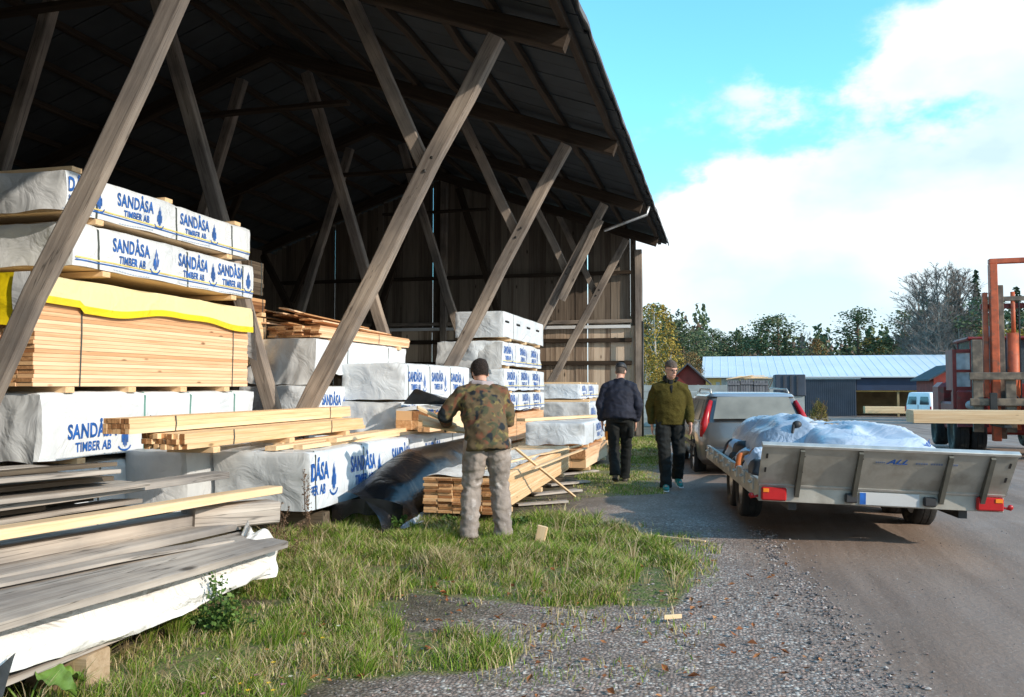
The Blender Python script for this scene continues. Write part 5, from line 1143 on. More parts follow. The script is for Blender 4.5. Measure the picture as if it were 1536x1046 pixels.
def person(label, loc, rz, P, O):
    """P: joints in local metres (x right, y forward, z up). O: outfit"""
    t = empty('person', loc, label, 'person', rz=rz)
    pel, ch, nk = V(*P['pelvis']), V(*P['chest']), V(*P['neck']); hd = V(*P['head'])
    # --- continuous body
    b_ = MB()
    T, rot = head_geo(b_, hd, P.get('yaw', 0), P.get('pitch', 0))
    b_.tube([nk-V(0,0,0.08), nk, lerp(nk, hd, 0.6), hd+rot @ V(0,0,0.05)], [(0.075,0.06),(0.06,0.058),(0.055,0.055),(0.05,0.05)], 12)
    b_.tube([pel-V(0,0,0.06), pel+V(0,0,0.08), lerp(pel, ch, 0.5), ch, lerp(ch, nk, 0.8)], [(0.14,0.10),(0.14,0.10),(0.13,0.09),(0.15,0.10),(0.07,0.06)], 14, ref=(1,0,0))
    for s in ('L', 'R'):
        sh, el, wr = V(*P['sh'+s]), V(*P['el'+s]), V(*P['wr'+s]); hp, kn, an, to = V(*P['hp'+s]), V(*P['kn'+s]), V(*P['an'+s]), V(*P['to'+s])
        limb(b_, [lerp(ch, sh, 0.5), sh, lerp(sh, el, 0.5), el, lerp(el, wr, 0.5), wr], [0.06,0.052,0.046,0.040,0.037,0.027])
        hd_ = P['hand'+s]; hand(b_, wr, hd_[0], hd_[1], hd_[2], hd_[3])
        limb(b_, [hp+V(0,0,0.03), lerp(hp, kn, 0.4), kn, lerp(kn, an, 0.4), an], [0.082,0.072,0.053,0.052,0.040])
        b_.tube([an, an-V(0,0,0.03)+(to-an)*0.2, to+V(0,0,0.01)], [0.038,0.038,0.024], 8)
    fuse(b_, 'body', M['skin'], t, 0.0085, 2)
    for q in (-1, 1):
        e = MB(); e.ell(T((q*0.030, 0.086, 0.113)), (0.011,0.008,0.008), 8, 6, rot); e.build('eye', M['eye'], t, world=False, smooth=True)
    # --- jacket
    j = MB(); jr = O.get('jr', 1.0); hem = O.get('hem', -0.10); fat = O.get('fat', 1.0)
    dn = (pel-ch).normalized()
    cx = [V(pel.x, pel.y-0.012, pel.z+hem), lerp(pel, ch, 0.15)-V(0,0.012,0), lerp(pel, ch, 0.45), lerp(pel, ch, 0.75), ch, lerp(ch, nk, 0.45), lerp(ch, nk, 0.82), nk+V(0,0.0,0.015)]
    rj = [(0.205*fat,0.155*fat),(0.20*fat,0.155*fat),(0.195*fat,0.15*fat),(0.205*fat,0.148*fat),(0.21*fat,0.145*fat),(0.155*fat,0.120),(0.10,0.09),(0.072,0.07)]
    j.tube(cx, [(a*jr, b2*jr) for a, b2 in rj], 18, ref=(1,0,0))
    for s in ('L', 'R'):
        sh, el, wr = V(*P['sh'+s]), V(*P['el'+s]), V(*P['wr'+s])
        limb(j, [lerp(lerp(ch, nk, 0.5), sh, 0.45), sh+V(0,0,-0.01), lerp(sh, el, 0.4), lerp(sh, el, 0.85), el, lerp(el, wr, 0.4), lerp(el, wr, 0.85), lerp(el, wr, 0.93)], [q*jr for q in (0.10,0.083,0.076,0.070,0.067,0.062,0.052,0.044)])
    fuse(j, O.get('top_name', 'jacket'), O['jacket'], t, 0.012, 3, wr=O.get('jw', 0.008), wscale=8, seed=O.get('seed', 1))
    # --- trousers
    r_ = MB(); tf = O.get('tf', 1.0)
    r_.tube([pel+V(0,0.01,0.035), pel, pel-V(0,0,0.07)], [(0.150,0.115),(0.175,0.135),(0.165,0.13)], 16, ref=(1,0,0))
    for s in ('L', 'R'):
        hp, kn, an = V(*P['hp'+s]), V(*P['kn'+s]), V(*P['an'+s])
        limb(r_, [hp+V(0,0,0.05), lerp(hp, kn, 0.25), lerp(hp, kn, 0.7), kn, lerp(kn, an, 0.3), lerp(kn, an, 0.75), an+V(0,0,-0.01), an-V(0,0,0.04)], [q*tf for q in (0.10,0.100,0.084,0.077,0.078,0.073,0.073,0.076)], ref=(1,0,0))
    fuse(r_, 'trousers', O['trousers'], t, 0.012, 3, wr=O.get('tw', 0.010), wscale=9, seed=O.get('seed', 1)+7)
    for s in ('L', 'R'):
        an, to = V(*P['an'+s]), V(*P['to'+s]); d = (to-an); d.z = 0; d.normalize(); f_ = MB(); zz = to.z-0.035
        heel = V(an.x, an.y, an.z)-d*0.05
        f_.tube([V(heel.x, heel.y, an.z-0.055), V(an.x, an.y, an.z-0.04), lerp(an, to, 0.55)+V(0,0,-0.018), to+V(0,0,-0.008), to+d*0.05+V(0,0,-0.016)], [(0.030,0.030),(0.044,0.052),(0.046,0.040),(0.045,0.030),(0.02,0.016)], 12, ref=d.cross(V(0,0,1)))
        fuse(f_, 'shoe', O['shoe'], t, 0.009, 2)
        so = MB(); so.tube([V(heel.x, heel.y, an.z-0.088), lerp(an, to, 0.5)-V(0,0,0.062), to+d*0.05-V(0,0,0.036)], [(0.040,0.010),(0.046,0.010),(0.034,0.008)], 10, ref=d.cross(V(0,0,1))); so.build('sole', O['sole'], t, world=False, smooth=True)
    return t, T, rot
def cap_shell(T, z0, z1, grow, mb, zback=0.0, n=20):
    """close-fitting cap of hair or knit over the skull; z relative to chin"""
    prof = [(0.055,0.060,0.078,0.016),(0.085,0.067,0.088,0.004),(0.115,0.072,0.094,0.0),(0.145,0.075,0.097,-0.004),(0.175,0.072,0.094,-0.008),(0.20,0.062,0.080,-0.010),(0.220,0.042,0.056,-0.010),(0.233,0.015,0.02,-0.010),(0.236,0.001,0.001,-0.01)]
    rings = []
    for z, rx, ry, cy in prof:
        ring = []
        for j in range(n):
            a = 2*math.pi*j/n; back = max(0, -math.sin(a)); lim = z0-zback*back - (0.0)
            zz = max(z, lim) if z < 0.2 else z
            k = grow*(1+0.12*math.sin(j*5+z*90)); ring.append(T(((rx+k)*math.cos(a), cy+(ry+k)*math.sin(a), zz+grow*0.8*(z > 0.19))))
        rings.append(ring)
    vs = [p for r_ in rings for p in r_]; fs = [(i*n+j, i*n+(j+1) % n, (i+1)*n+(j+1) % n, (i+1)*n+j) for i in range(len(rings)-1) for j in range(n)]
    mb.add(vs, fs)
M['eye'] = simple('eye', (0.05,0.04,0.035), rough=0.2)
def camo():
    m, nd, lk, bs = newmat('camouflage_cloth'); tc = nd.new('ShaderNodeTexCoord'); o = None
    base = (0.13,0.095,0.055)
    cur = None
    for i, (col, sc_, th) in enumerate((((0.21,0.17,0.07), 12, 0.56), ((0.17,0.075,0.045), 10, 0.54), ((0.070,0.075,0.045), 11, 0.55), ((0.022,0.028,0.034), 9, 0.56))):
        mp = nd.new('ShaderNodeMapping'); mp.inputs['Location'].default_value = (i*7.3, i*3.1, i*5.7); lk.new(tc.outputs['Object'], mp.inputs[0])
        n_ = nd.new('ShaderNodeTexNoise'); n_.inputs['Scale'].default_value = sc_; n_.inputs['Detail'].default_value = 2; lk.new(mp.outputs[0], n_.inputs[0])
        f_ = ramp(nd, lk, n_.outputs[0], [(th, (0,0,0)), (th+0.07, (1,1,1))])
        mm = nd.new('ShaderNodeMix'); mm.data_type = 'RGBA'; lk.new(f_, mm.inputs[0])
        if cur is None: mm.inputs[6].default_value = (*base, 1)
        else: lk.new(cur, mm.inputs[6])
        mm.inputs[7].default_value = (*col, 1); cur = mm.outputs[2]
    lk.new(cur, bs.inputs['Base Color']); bs.inputs['Roughness'].default_value = 0.9; bs.inputs['Specular IOR Level'].default_value = 0.2; return m
M['camo'] = camo()
M['paint_trousers'] = simple('paint_spattered_trousers', (0.29,0.25,0.225), rough=0.85, nscale=7, var=0.3, dirt=((0.62,0.58,0.56), 11, 0.60), bump=0.4, bscale=25)
M['navy'] = simple('navy_jacket_cloth', (0.016,0.019,0.034), rough=0.75, nscale=5, var=0.3, bump=0.3, bscale=20, spec=0.3)
M['blackcloth'] = simple('black_work_cloth', (0.013,0.015,0.015), rough=0.85, nscale=6, var=0.35, bump=0.3, bscale=22, spec=0.25)
M['olive'] = simple('olive_fleece', (0.070,0.058,0.014), rough=0.95, nscale=9, var=0.25, bump=0.5, bscale=60, spec=0.15)
M['hair'] = simple('grey_brown_hair', (0.10,0.075,0.06), rough=0.8, nscale=60, var=0.5, bump=0.6, bscale=90)
M['knit'] = simple('dark_knit_hat', (0.022,0.014,0.012), rough=0.95, nscale=40, var=0.5, bump=0.8, bscale=90)
M['hood'] = simple('pale_grey_hood_lining', (0.42,0.36,0.37), rough=0.9)
M['boot'] = simple('worn_boot', (0.15,0.13,0.11), rough=0.8)
M['teal'] = simple('teal_trainer', (0.02,0.22,0.20), rough=0.6, nscale=20, var=0.5)
M['glove'] = simple('dark_glove', (0.02,0.018,0.016), rough=0.8)
# 1. man in camouflage, back to the camera, stooping slightly and holding short boards out to the left
z0 = 0.0
P1 = dict(pelvis=(0.0,-0.03,0.93), chest=(-0.03,0.16,1.26), neck=(-0.02,0.28,1.44), head=(-0.005,0.325,1.455), yaw=R(14), pitch=R(-26),
    shL=(-0.21,0.21,1.35), elL=(-0.37,0.22,1.15), wrL=(-0.33,0.42,1.06), shR=(0.17,0.19,1.35), elR=(0.235,0.19,1.10), wrR=(0.06,0.42,1.06),
    hpL=(-0.10,-0.02,0.88), knL=(-0.14,0.05,0.49), anL=(-0.165,-0.03,0.10), toL=(-0.18,0.12,0.05),
    hpR=(0.10,-0.02,0.88), knR=(0.125,0.05,0.50), anR=(0.155,0.03,0.10), toR=(0.17,0.18,0.05),
    handL=((-0.1,1,-0.15),(0.9,0,-0.3),-1,0.9), handR=((-0.6,0.7,-0.1),(0,0.3,-1),-1,0.8))
t1, T1, r1 = person('person in camouflage jacket and paint-spattered trousers stooping over the fanned boards, back turned', (-2.10, 7.42, 0.0), R(24), P1,
    dict(jacket=M['camo'], trousers=M['paint_trousers'], shoe=M['boot'], sole=M['rubber'], hem=-0.10, fat=1.02, jr=1.0, tf=1.12, jw=0.011, tw=0.014, seed=3))
h = MB(); cap_shell(T1, 0.085, 0.24, 0.012, h, 0.05); h.build('knit_hat', M['knit'], t1, world=False, smooth=True)
hc = MB(); nk = V(*P1['neck'])
hc.tube([nk+V(-0.095,0.03,-0.005), nk+V(-0.085,-0.065,0.005), nk+V(0.0,-0.105,0.0), nk+V(0.09,-0.07,-0.005), nk+V(0.105,0.03,-0.015)], [(0.028,0.038)]*5, 10); fuse(hc, 'hood', M['hood'], t1, 0.008, 2)
for s in ('L', 'R'):
    g_ = MB(); hd_ = P1['hand'+s]; hand(g_, V(*P1['wr'+s]), hd_[0], hd_[1], hd_[2], hd_[3], 1.18); fuse(g_, 'glove', M['glove'], t1, 0.006, 1)
mt = wm(t1)
for i, (a, b_, lab) in enumerate((((-0.62,0.36,1.22), (-0.24,0.44,1.04), 'short light board held up in the gloved hand of the man in camouflage'), ((-0.57,0.38,1.07), (-0.16,0.46,0.99), 'second short board held lower by the man in camouflage'), ((-0.60,0.45,1.12), (-0.20,0.52,1.00), 'third short board held behind the other two by the man in camouflage'))):
    board('held_board', lab, mt @ V(*a), mt @ V(*b_), 0.075, 0.022, 'pine', group='short boards in the hands of the man in camouflage', seed=i, roll=R(20+15*i))
# 2. man walking away in navy jacket, head bowed
P2 = dict(pelvis=(0.0,0.0,0.96), chest=(0.0,0.06,1.31), neck=(0.0,0.11,1.52), head=(0.0,0.15,1.545), yaw=R(-14), pitch=R(-24),
    shL=(-0.195,0.07,1.40), elL=(-0.275,0.0,1.15), wrL=(-0.255,0.04,0.90), shR=(0.195,0.07,1.40), elR=(0.275,0.0,1.15), wrR=(0.235,0.08,0.90),
    hpL=(-0.095,0,0.92), knL=(-0.085,0.03,0.50), anL=(-0.05,-0.18,0.18), toL=(-0.05,-0.05,0.06),
    hpR=(0.095,0,0.92), knR=(0.09,0.15,0.51), anR=(0.06,0.20,0.10), toR=(0.07,0.36,0.06),
    handL=((0,0.15,-1),(1,0,0),1,0.4), handR=((0,0.15,-1),(-1,0,0),-1,0.4))
t2, T2, r2 = person('person in navy jacket and black work trousers walking away, head bowed, wearing a dark cap', (-1.47, 12.35, 0.0), R(2), P2,
    dict(jacket=M['navy'], trousers=M['blackcloth'], shoe=M['boot'], sole=M['rubber'], hem=-0.02, fat=1.12, jr=1.06, tf=1.0, jw=0.012, seed=9))
h = MB(); cap_shell(T2, 0.07, 0.2, 0.004, h, 0.02); h.build('hair', M['hair'], t2, world=False, smooth=True)
h = MB(); cap_shell(T2, 0.150, 0.24, 0.012, h, 0.01); h.tube([T2((-0.05,0.10,0.155)), T2((0,0.155,0.145)), T2((0.05,0.10,0.155))], [(0.02,0.006),(0.035,0.006),(0.02,0.006)], 8, ref=(0,1,0)); h.build('cap', M['plastic'], t2, world=False, smooth=True)
q = MB(); q.bx(-0.215, -0.155, -0.03, 0.05, 0.66, 0.84); q.build('thigh_pocket', M['blackcloth'], t2, world=False, bevel=0.02)
q = MB(); q.bx(-0.20, -0.165, -0.055, -0.035, 0.63, 0.76); q.build('orange_tool', M['lamp_orange'], t2, world=False, bevel=0.006)
q = MB(); q.bx(0.135, 0.205, -0.07, 0.0, 0.66, 0.84); q.build('thigh_pocket', M['blackcloth'], t2, world=False, bevel=0.02)
# 3. man in olive fleece walking toward the camera, looking down at his right
P3 = dict(pelvis=(0.0,0.0,0.95), chest=(0.0,0.03,1.30), neck=(0.0,0.05,1.51), head=(0.0,0.085,1.545), yaw=R(-22) if False else R(24), pitch=R(-10),
    shL=(-0.19,0.03,1.39), elL=(-0.27,-0.02,1.13), wrL=(-0.26,0.14,0.90), shR=(0.19,0.03,1.39), elR=(0.26,-0.08,1.14), wrR=(0.23,-0.10,0.88),
    hpL=(-0.095,0,0.91), knL=(-0.12,0.04,0.50), anL=(-0.13,-0.20,0.17), toL=(-0.15,-0.07,0.06),
    hpR=(0.095,0,0.91), knR=(0.10,0.17,0.51), anR=(0.09,0.20,0.10), toR=(0.11,0.36,0.06),
    handL=((0.05,0.25,-1),(1,0.2,0),1,0.4), handR=((0,-0.05,-1),(-1,0,0),-1,0.5))
t3, T3, r3 = person('person in olive green fleece with black trousers and teal shoes, wearing glasses, walking this way', (-0.70, 11.75, 0.0), R(192), P3,
    dict(jacket=M['olive'], trousers=M['blackcloth'], shoe=M['teal'], sole=M['white'], hem=-0.05, fat=1.03, jr=1.0, tf=1.05, jw=0.008, seed=15, top_name='fleece'))
h = MB(); cap_shell(T3, 0.150, 0.2, 0.006, h, 0.075); h.build('hair', M['hair'], t3, world=False, smooth=True)
g_ = MB()
for q in (-1, 1):
    ring = [T3((q*0.032+0.022*math.cos(a), 0.104, 0.112+0.015*math.sin(a))) for a in np.linspace(0, 2*math.pi, 13)]
    g_.tube(ring, 0.0022, 5, cap=False); g_.tube([T3((q*0.055,0.102,0.115)), T3((q*0.078,0.06,0.115)), T3((q*0.082,-0.01,0.105))], 0.0022, 5)
g_.tube([T3((-0.01,0.108,0.114)), T3((0.01,0.108,0.114))], 0.002, 5); g_.build('glasses', M['plastic'], t3, world=False)
nk = V(*P3['neck']); hc = MB()
hc.tube([nk+V(0.05,0.075,-0.03), nk+V(0.095,0.02,0.02), nk+V(0.06,-0.065,0.04), nk+V(-0.06,-0.065,0.04), nk+V(-0.095,0.02,0.02), nk+V(-0.05,0.075,-0.03)], [(0.014,0.032)]*6, 8); fuse(hc, 'collar', M['blackcloth'], t3, 0.007, 1)
q = MB(); q.tube([nk+V(0,0.070,0.0), V(0,0.150,1.40), V(0,0.172,1.33)], [(0.038,0.008),(0.022,0.008),(0.006,0.006)], 8, ref=(1,0,0)); q.build('dark_shirt', M['blackcloth'], t3, world=False, smooth=True)
q = MB(); q.bx(0.12, 0.205, 0.0, 0.08, 0.66, 0.86); q.build('thigh_pocket', M['blackcloth'], t3, world=False, bevel=0.02)
# ---------------------------------------------------------------- far buildings
M['white_roof'] = simple('white_metal_roof', (0.62,0.68,0.72), rough=0.5, nscale=0.4, var=0.06, metal=0.0)
M['dark_clad'] = simple('dark_blue_grey_cladding', (0.045,0.055,0.075), rough=0.6, nscale=1, var=0.2)
M['navy_fascia'] = simple('navy_fascia', (0.015,0.028,0.065), rough=0.6, nscale=1, var=0.2)
M['tan_board'] = simple('tan_boards_inside', (0.30,0.22,0.11), rough=0.8, nscale=1.5, var=0.3)
M['yellow_wall'] = simple('yellow_wall', (0.62,0.42,0.14), rough=0.8, nscale=1.5, var=0.15)
M['red_wall'] = simple('falu_red_wall', (0.22,0.035,0.025), rough=0.85, nscale=2, var=0.25)
M['dark_roof'] = simple('dark_roof', (0.05,0.05,0.055), rough=0.8, nscale=2, var=0.25)
M['concrete'] = simple('pale_concrete', (0.36,0.37,0.35), rough=0.9, nscale=2, var=0.2)
M['grey_crate'] = wood('grey_crate_wood', (0.10,0.095,0.10), (0.17,0.16,0.17), (0.25,0.24,0.24), knots=False, axis='Z')
def long_building():
    Yb = 80.0; g = -1.3
    xl = up(1057, 567, Y=Yb).x; xr = xl+44
    t = empty('storage_building', (xl, Yb, g), 'long low storage building with pale metal roof and dark front, across the yard', 'building')
    ze = up(1057, 567, Y=Yb).z; zr = up(1057, 537, Y=Yb+8).z
    def b(n_, x0, x1, y0, y1, za, zb, m): q = MB(); q.bx(x0, x1, y0, y1, za, zb); return q.build(n_, M[m], t)
    q = MB()
    q.add([(xl-0.3,Yb-0.7,ze),(xr,Yb-0.7,ze),(xr,Yb+8,zr),(xl-0.3,Yb+8,zr),(xl-0.3,Yb+17,ze),(xr,Yb+17,ze)]+[(xl-0.3,Yb-0.7,ze+0.12),(xr,Yb-0.7,ze+0.12),(xr,Yb+8,zr+0.12),(xl-0.3,Yb+8,zr+0.12),(xl-0.3,Yb+17,ze+0.12),(xr,Yb+17,ze+0.12)],
          [(0,3,2,1),(3,4,5,2),(6,7,8,9),(9,8,11,10),(0,1,7,6),(4,10,11,5),(0,6,9,3),(3,9,10,4),(1,2,8,7),(2,5,11,8)])
    q.build('roof', M['white_roof'], t)
    n = 60
    q = MB()
    for i in range(n):
        x = xl+(xr-xl)*i/n; q.bar((x,Yb-0.7,ze+0.125),(x,Yb+8,zr+0.125),0.04,0.03)
    q.build('roof_seams', M['white_roof'], t)
    X_ = lambda u: up(u, 580, Y=Yb).x
    b('yellow_section', xl, X_(1082), Yb, Yb+0.15, g, ze-0.05, 'yellow_wall'); b('white_door', X_(1074), X_(1080), Yb-0.06, Yb-0.01, g, ze-0.4, 'concrete')
    b('plain_wall', X_(1082), X_(1205), Yb, Yb+0.15, g, ze-0.05, 'concrete')
    b('dark_door', X_(1207), X_(1283), Yb-0.35, Yb-0.10, g, ze-0.12, 'dark_clad')
    q = MB()
    for i in range(26): x = X_(1207)+(X_(1283)-X_(1207))*(i+0.5)/26; q.bx(x-0.03, x+0.03, Yb-0.40, Yb-0.353, g, ze-0.14)
    q.build('door_ribs', M['dark_clad'], t); b('door_track', X_(1200), X_(1290), Yb-0.5, Yb-0.42, ze-0.15, ze-0.03, 'white_roof')
    b('fascia', X_(1284), xr, Yb-0.2, Yb+0.05, ze-1.15, ze-0.04, 'navy_fascia')
    b('bay_back_wall', X_(1284), xr, Yb+7, Yb+7.2, g, ze-0.05, 'tan_board'); b('bay_side_wall', X_(1284)-0.2, X_(1284), Yb+0.1, Yb+7, g, ze-0.05, 'tan_board'); b('rear_wall', xl, xr, Yb+16.4, Yb+16.6, g, ze-0.05, 'dark_clad')
    for i in range(1, 8): b('bay_post', X_(1284)+i*3.4, X_(1284)+i*3.4+0.18, Yb+0.06, Yb+0.24, g, ze-1.12, 'tan_board')
    b('bay_beam', X_(1284), xr, Yb+0.06, Yb+0.2, ze-1.28, ze-1.16, 'yellow_wall')
long_building()
_p = up(1300, 614, Y=76)
timber('long pale timber pack stored in the open bay of the storage building', up(1362, 610, Y=77).x, 77.0, gz(0, 77)+0.35, 3.4, 1.0, 0.55, 1, 4, seed=95, straps=(), bearers=2, mat='pine_x', endmat='pine_x')
def red_shed(u0, u1, v0, Y_, label, door=False, h_=None):
    a, b_ = up(u0, v0, Y=Y_), up(u1, v0, Y=Y_); g = gz(0, Y_)-0.05; ze = a.z
    t = empty('red_shed', (a.x, Y_, g), label, 'shed')
    W = b_.x-a.x; q = MB(); D = 5
    q.add([(a.x,Y_,g),(b_.x,Y_,g),(b_.x,Y_,ze-0.5),((a.x+b_.x)/2,Y_,ze+0.3),(a.x,Y_,ze-0.5)]+[(a.x,Y_+D,g),(b_.x,Y_+D,g),(b_.x,Y_+D,ze-0.5),((a.x+b_.x)/2,Y_+D,ze+0.3),(a.x,Y_+D,ze-0.5)], [(0,1,2,3,4),(9,8,7,6,5),(0,4,9,5),(1,6,7,2),(2,7,8,3),(3,8,9,4),(0,5,6,1)])
    q.build('wall', M['red_wall'], t)
    q = MB(); m_ = (a.x+b_.x)/2; s_ = 0.8/(W/2)
    for s in (-1, 1):
        x0 = m_; x1 = m_+s*(W/2+0.35); z0 = ze+0.32; z1 = z0-s_*(W/2+0.35)
        v = [(x0,Y_-0.3,z0),(x1,Y_-0.3,z1),(x1,Y_+D+0.3,z1),(x0,Y_+D+0.3,z0)]; v += [(p[0],p[1],p[2]+0.10) for p in v]
        q.add(v, [(0,1,2,3),(7,6,5,4),(0,4,5,1),(1,5,6,2),(2,6,7,3),(3,7,4,0)])
    q.build('roof', M['dark_roof'], t)
    if door: q = MB(); q.bx(m_+0.1, m_+1.1, Y_-0.05, Y_-0.005, g, g+2.1); q.build('door', M['white'], t)
red_shed(1008, 1056, 556, 46, 'small red shed with dark roof and white door, left of the long storage building', True)
red_shed(1400, 1470, 556, 60, 'red shed with dark roof just behind the forklift cab')
def panel():
    a, b_ = up(1163, 562, Y=48), up(1208, 560, Y=48); zb = up(1163, 594, Y=48).z; g = gz(0, 48)
    t = empty('dark_container', (a.x, 48, zb), 'dark blue-black steel container raised on a pale concrete base in the yard', 'container')
    q = MB(); q.bx(a.x, b_.x, 48, 50.2, zb, a.z); q.build('shell', M['dark_clad'], t, bevel=0.03)
    for s in (0.28, 0.5, 0.72): x = a.x+(b_.x-a.x)*s; q = MB(); q.bx(x-0.03, x+0.03, 47.94, 47.99, zb+0.05, a.z-0.05); q.build('door_bar', M['dark_roof'], t)
    q = MB(); q.bx(a.x+0.3, b_.x-0.05, 48.1, 50.1, g-0.05, zb-0.004); q.build('base', M['concrete'], t)
panel()
def low_wall():
    a, b_ = up(1052, 579, Y=40), up(1118, 579, Y=40); g = gz(0, 40)
    t = empty('low_wall', (a.x, 40, g), 'pale grey low wall of horizontal planks behind the estate car', 'wall')
    q = MB()
    for i in range(6): z = g+0.05+i*(a.z-g)/6; q.bx(a.x-3.0, b_.x, 40, 40.04, z, z+(a.z-g)/6-0.015)
    q.build('planks', M['concrete'], t)
    for i in range(5): x = a.x-2.8+i*1.3; q = MB(); q.bx(x, x+0.1, 40.045, 40.14, g, a.z+0.05); q.build('post', M['concrete'], t)
low_wall()
def crates():
    for i, (u0, u1, v0, lab) in enumerate(((1091, 1110, 571, 'grey slatted crate, leftmost of the row beneath the autumn bush'), (1111, 1130, 570, 'grey slatted crate in the middle of the row beneath the autumn bush'), (1131, 1152, 571, 'grey slatted crate at the right of the row beneath the autumn bush'))):
        a, b_ = up(u0, v0, Y=38), up(u1, v0, Y=38); g = gz(0, 38)
        t = empty('crate', (a.x, 38, g), lab, 'crate', 'grey crates in the yard'); q = MB(); n = 5; w_ = (b_.x-a.x)/n
        for k in range(n): q.bx(a.x+k*w_, a.x+(k+1)*w_-0.02, 38, 38.03, g, a.z)
        q.bx(a.x, b_.x, 38.04, 39.0, g, a.z-0.03); q.build('slats', M['grey_crate'], t)
        q = MB(); q.bx(a.x, b_.x, 37.96, 37.995, a.z-0.20, a.z-0.12); q.build('crossbar', M['grey_crate'], t); q = MB(); q.bx(a.x, b_.x, 37.96, 37.995, g+0.3, g+0.38); q.build('crossbar', M['grey_crate'], t)
    rnd = random.Random(8); z = up(1110, 570, Y=38).z
    for i in range(8):
        x = up(1100+i*3, 570, Y=38).x; dx = rnd.uniform(0.7, 1.4)
        board('thin_stick', 'thin pale stick in the loose pile on the grey crates', (x-0.3, 38.1+0.08*i, z+0.03+0.02*i), (x+dx, 38.3+0.06*i, z+rnd.uniform(0.03, 0.22)), 0.08, 0.03, 'pine', cat='stick', group='pale sticks heaped on the crates', seed=i)
crates()
# ---------------------------------------------------------------- trees
def leafmat(name, stops, rough=0.8):
    m, nd, lk, bs = newmat(name); g = nd.new('ShaderNodeNewGeometry'); oi = nd.new('ShaderNodeObjectInfo')
    q = math_n(nd, lk, 'MULTIPLY_ADD', oi.outputs['Random'], 0.3, -0.15); f_ = math_n(nd, lk, 'ADD', g.outputs['Random Per Island'], q, clamp=True)
    o = ramp(nd, lk, f_, stops); lk.new(o, bs.inputs['Base Color']); bs.inputs['Roughness'].default_value = rough; bs.inputs['Specular IOR Level'].default_value = 0.2
    return m
M['pine_leaf'] = leafmat('pine_needles', [(0, (0.055,0.08,0.04)), (0.5, (0.085,0.12,0.058)), (1, (0.14,0.165,0.08))])
M['spruce_leaf'] = leafmat('spruce_needles', [(0, (0.038,0.062,0.036)), (0.5, (0.06,0.09,0.048)), (1, (0.095,0.125,0.065))])
M['yellow_leaf'] = leafmat('yellow_autumn_leaves', [(0, (0.19,0.13,0.03)), (0.5, (0.33,0.23,0.04)), (1, (0.45,0.34,0.08))])
M['rust_leaf'] = leafmat('rusty_autumn_leaves', [(0, (0.12,0.07,0.03)), (0.5, (0.22,0.13,0.055)), (1, (0.30,0.22,0.08))])
M['bush_leaf'] = leafmat('autumn_bush_leaves', [(0, (0.10,0.085,0.025)), (0.5, (0.20,0.16,0.04)), (1, (0.30,0.22,0.06))])
M['twig'] = leafmat('bare_twigs', [(0, (0.13,0.10,0.085)), (0.5, (0.21,0.165,0.14)), (1, (0.30,0.25,0.215))])
M['bark'] = simple('pine_bark', (0.14,0.09,0.06), rough=0.95, nscale=3, var=0.4)
M['grey_bark'] = simple('grey_birch_bark', (0.24,0.21,0.18), rough=0.9, nscale=4, var=0.35)
M['birch_bark'] = simple('birch_bark', (0.50,0.47,0.43), rough=0.8, nscale=4, var=0.35)
def card(vs, fs, p, s, rnd, flat=0.4):
    a = Vector((rnd.gauss(0,1), rnd.gauss(0,1), rnd.gauss(0,1)*flat)).normalized(); b_ = a.cross(Vector((rnd.gauss(0,1), rnd.gauss(0,1), rnd.gauss(0,1)))).normalized()
    o = len(vs); vs += [p+a*s, p+b_*s*0.55, p-a*s*0.8, p-b_*s*0.6]; fs.append((o, o+1, o+2, o+3))
